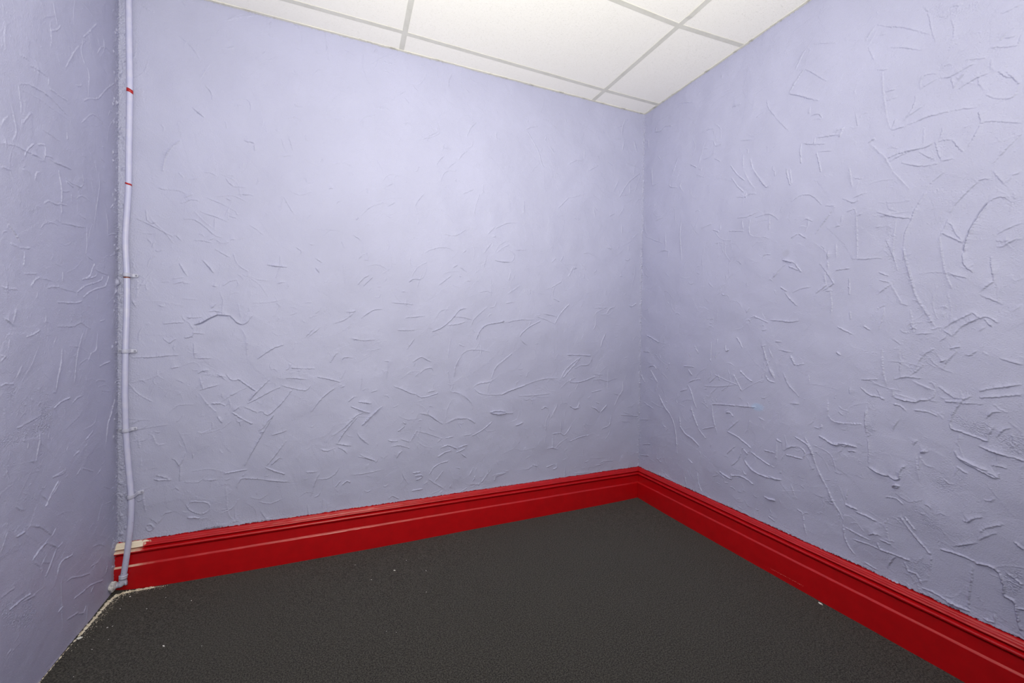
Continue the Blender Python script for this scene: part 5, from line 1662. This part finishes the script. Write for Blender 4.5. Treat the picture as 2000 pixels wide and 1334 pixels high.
# ------------------------------------------------------------------ bits lying on the carpet
def fz(x, y): return floor_z(x, y)
rnd = random.Random(21)
def lump(bm, c, r, sq=(1, 1, 0.5), sub=1):
    a = rnd.uniform(0, 6.28); q = bmesh.ops.create_icosphere(bm, subdivisions=sub, radius=r)
    for v_ in q['verts']:
        p = v_.co*(1+rnd.uniform(-.22, .22)); p = Vector((p.x*sq[0], p.y*sq[1], p.z*sq[2]))
        v_.co = Vector((p.x*math.cos(a)-p.y*math.sin(a), p.x*math.sin(a)+p.y*math.cos(a), p.z))+Vector(c)
bm = bmesh.new(); lump(bm, (0, 0, 0), 0.0022, (1.3, .8, .55))
me = bpy.data.meshes.new('plaster_chip'); bm.to_mesh(me); bm.free(); me.materials.append(M_CHIP)
CHIPS = [(-1.854,-.164,.8,'small white chip on the carpet close to the far skirting, leftmost of the middle scatter'),
         (-1.617,-.217,.9,'small white chip on the carpet just behind and right of the largest chip'),
         (-1.545,-.346,.9,'small white chip on the carpet level with the largest chip, to its right'),
         (-1.791,-.323,.9,'small white chip on the carpet in front and left of the largest chip'),
         (-1.577,-.510,.8,'small white chip alone on the carpet, well in front and right of the largest chip'),
         (-1.765,-.692,.55,'faint speck of plaster, left one of a pair in front of the middle scatter'),
         (-1.732,-.712,.55,'faint speck of plaster, right one of a pair in front of the middle scatter'),
         (-2.606,-.137,.7,'small pale chip on the carpet near the far skirting, left one of a level pair'),
         (-2.501,-.199,.9,'small pale chip on the carpet near the far skirting, right one of a level pair'),
         (-2.389,-.517,.55,'faint speck of plaster on the carpet to the right of the elongated sliver'),
         (-2.650,-.198,.8,'small pale chip on the carpet, rightmost of those gathered near the left corner'),
         (-2.742,-.086,1.3,'biggest of the small chips in the left corner, just below the pipe elbow'),
         (-2.746,-.166,.9,'small pale chip on the carpet right beside the curve of crumbled plaster'),
         (-2.742,-.281,1.1,'small pale chip off the left wall, larger and left one of a touching pair'),
         (-2.728,-.277,.7,'small pale chip off the left wall, smaller and right one of a touching pair'),
         (-2.739,-.398,.8,'small pale chip near the left wall, second nearest to the camera'),
         (-2.710,-.356,.6,'small faint chip near the left wall, between the touching pair and the foreground'),
         (-2.734,-.525,.6,'small faint chip near the left wall, nearest to the camera')]
for k, (x, y, s, lab) in enumerate(CHIPS):
    o = bpy.data.objects.new('plaster_chip', me); C.objects.link(o)
    o.location = (x, y, fz(x, y)+0.0009*s); o.scale = (s, s, s); o.rotation_euler = (0, 0, rnd.uniform(0, 6.28))
    tag(o, lab, 'plaster chip', 'plaster chips on the carpet')
def single(name, x, y, r, sq, label, dz=0.001, mat=M_CHIP):
    bm = bmesh.new(); lump(bm, (0, 0, 0), r, sq, 2); o = obj(name, bm, mat, smooth=False); o.location = (x, y, fz(x, y)+dz)
    return tag(o, label, 'plaster chip', 'plaster chips on the carpet')
single('plaster_chip', -1.683, -.286, .0036, (1.3, .8, .5), 'largest white plaster chip out on the carpet before the far skirting')
o = single('plaster_chip', -2.514, -.468, .0036, (1.7, .6, .4), 'elongated white plaster sliver on the carpet at the left foreground')
o = single('plaster_chip', -0.0480, -1.219, .0062, (1.5, .55, .45), 'white plaster flake at the foot of the right skirting', 0.0022)
o = single('plaster_chip', -2.802, -.328, .0065, (1.2, .6, .6), 'cream plaster chip lying against the foot of the left wall', 0.003)

# crumbled plaster along the foot of the left wall, curling round the corner
EDGE = [(-2.650, -0.037), (-2.700, -0.040), (-2.745, -0.045), (-2.776, -0.055), (-2.793, -0.074), (-2.801, -0.105), (-2.804, -0.150), (-2.805, -0.200), (-2.807, -0.250), (-2.809, -0.300),
        (-2.811, -0.36), (-2.8125, -0.43), (-2.813, -0.52), (-2.8135, -0.70)]
ep = catmull([(x, y, 0) for x, y in EDGE], 0.0022); bm = bmesh.new()
N = len(ep)
rows = []
for i, p in enumerate(ep):
    t = (ep[min(i+1, N-1)]-ep[max(i-1, 0)]).normalized(); nrm = Vector((-t.y, t.x, 0))
    if nrm.x < 0 and i > N*0.4: nrm = -nrm
    # nrm points into the room
    if nrm.dot(Vector((-1.5, -1.5, 0))-p) < 0: nrm = -nrm
    f = i/N; wdt = (0.0062 if f < .30 else 0.0052 if f < .5 else 0.0022)*(0.85+0.9*mnoise.noise(Vector((i*0.16, 3, 1)))+0.5*mnoise.noise(Vector((i*0.5, 7, 2))))
    if f < 0.05: wdt *= f/0.05
    row = []
    for k in range(6):
        s = k/5; zz = math.sin(math.pi*(0.30+0.68*s))*wdt*0.85*(1+0.7*mnoise.noise(p*260+Vector((0, 0, k))))
        off = (s-0.45)*2*wdt
        row.append(bm.verts.new((p.x+nrm.x*off, p.y+nrm.y*off, fz(p.x, p.y)-0.001+zz)))
    rows.append(row)
for i in range(N-1):
    for k in range(5): bm.faces.new((rows[i][k], rows[i][k+1], rows[i+1][k+1], rows[i+1][k]))
for k in range(520):
    i = int(abs(rnd.gauss(0.22, 0.15))*N) % N; p = ep[i]; d = abs(rnd.gauss(0, 0.022)); r = rnd.uniform(0.0005, 0.0015)
    x, y = p.x+d*rnd.uniform(.5, 1), p.y-d*rnd.uniform(0, .6)
    lump(bm, (x, y, fz(x, y)+r*.4), r)
tag(obj('plaster_crumbs', bm, M_CRUMB), 'cream strip of crumbled plaster where the carpet meets the left wall and corner', 'plaster crumbs', kind='stuff')
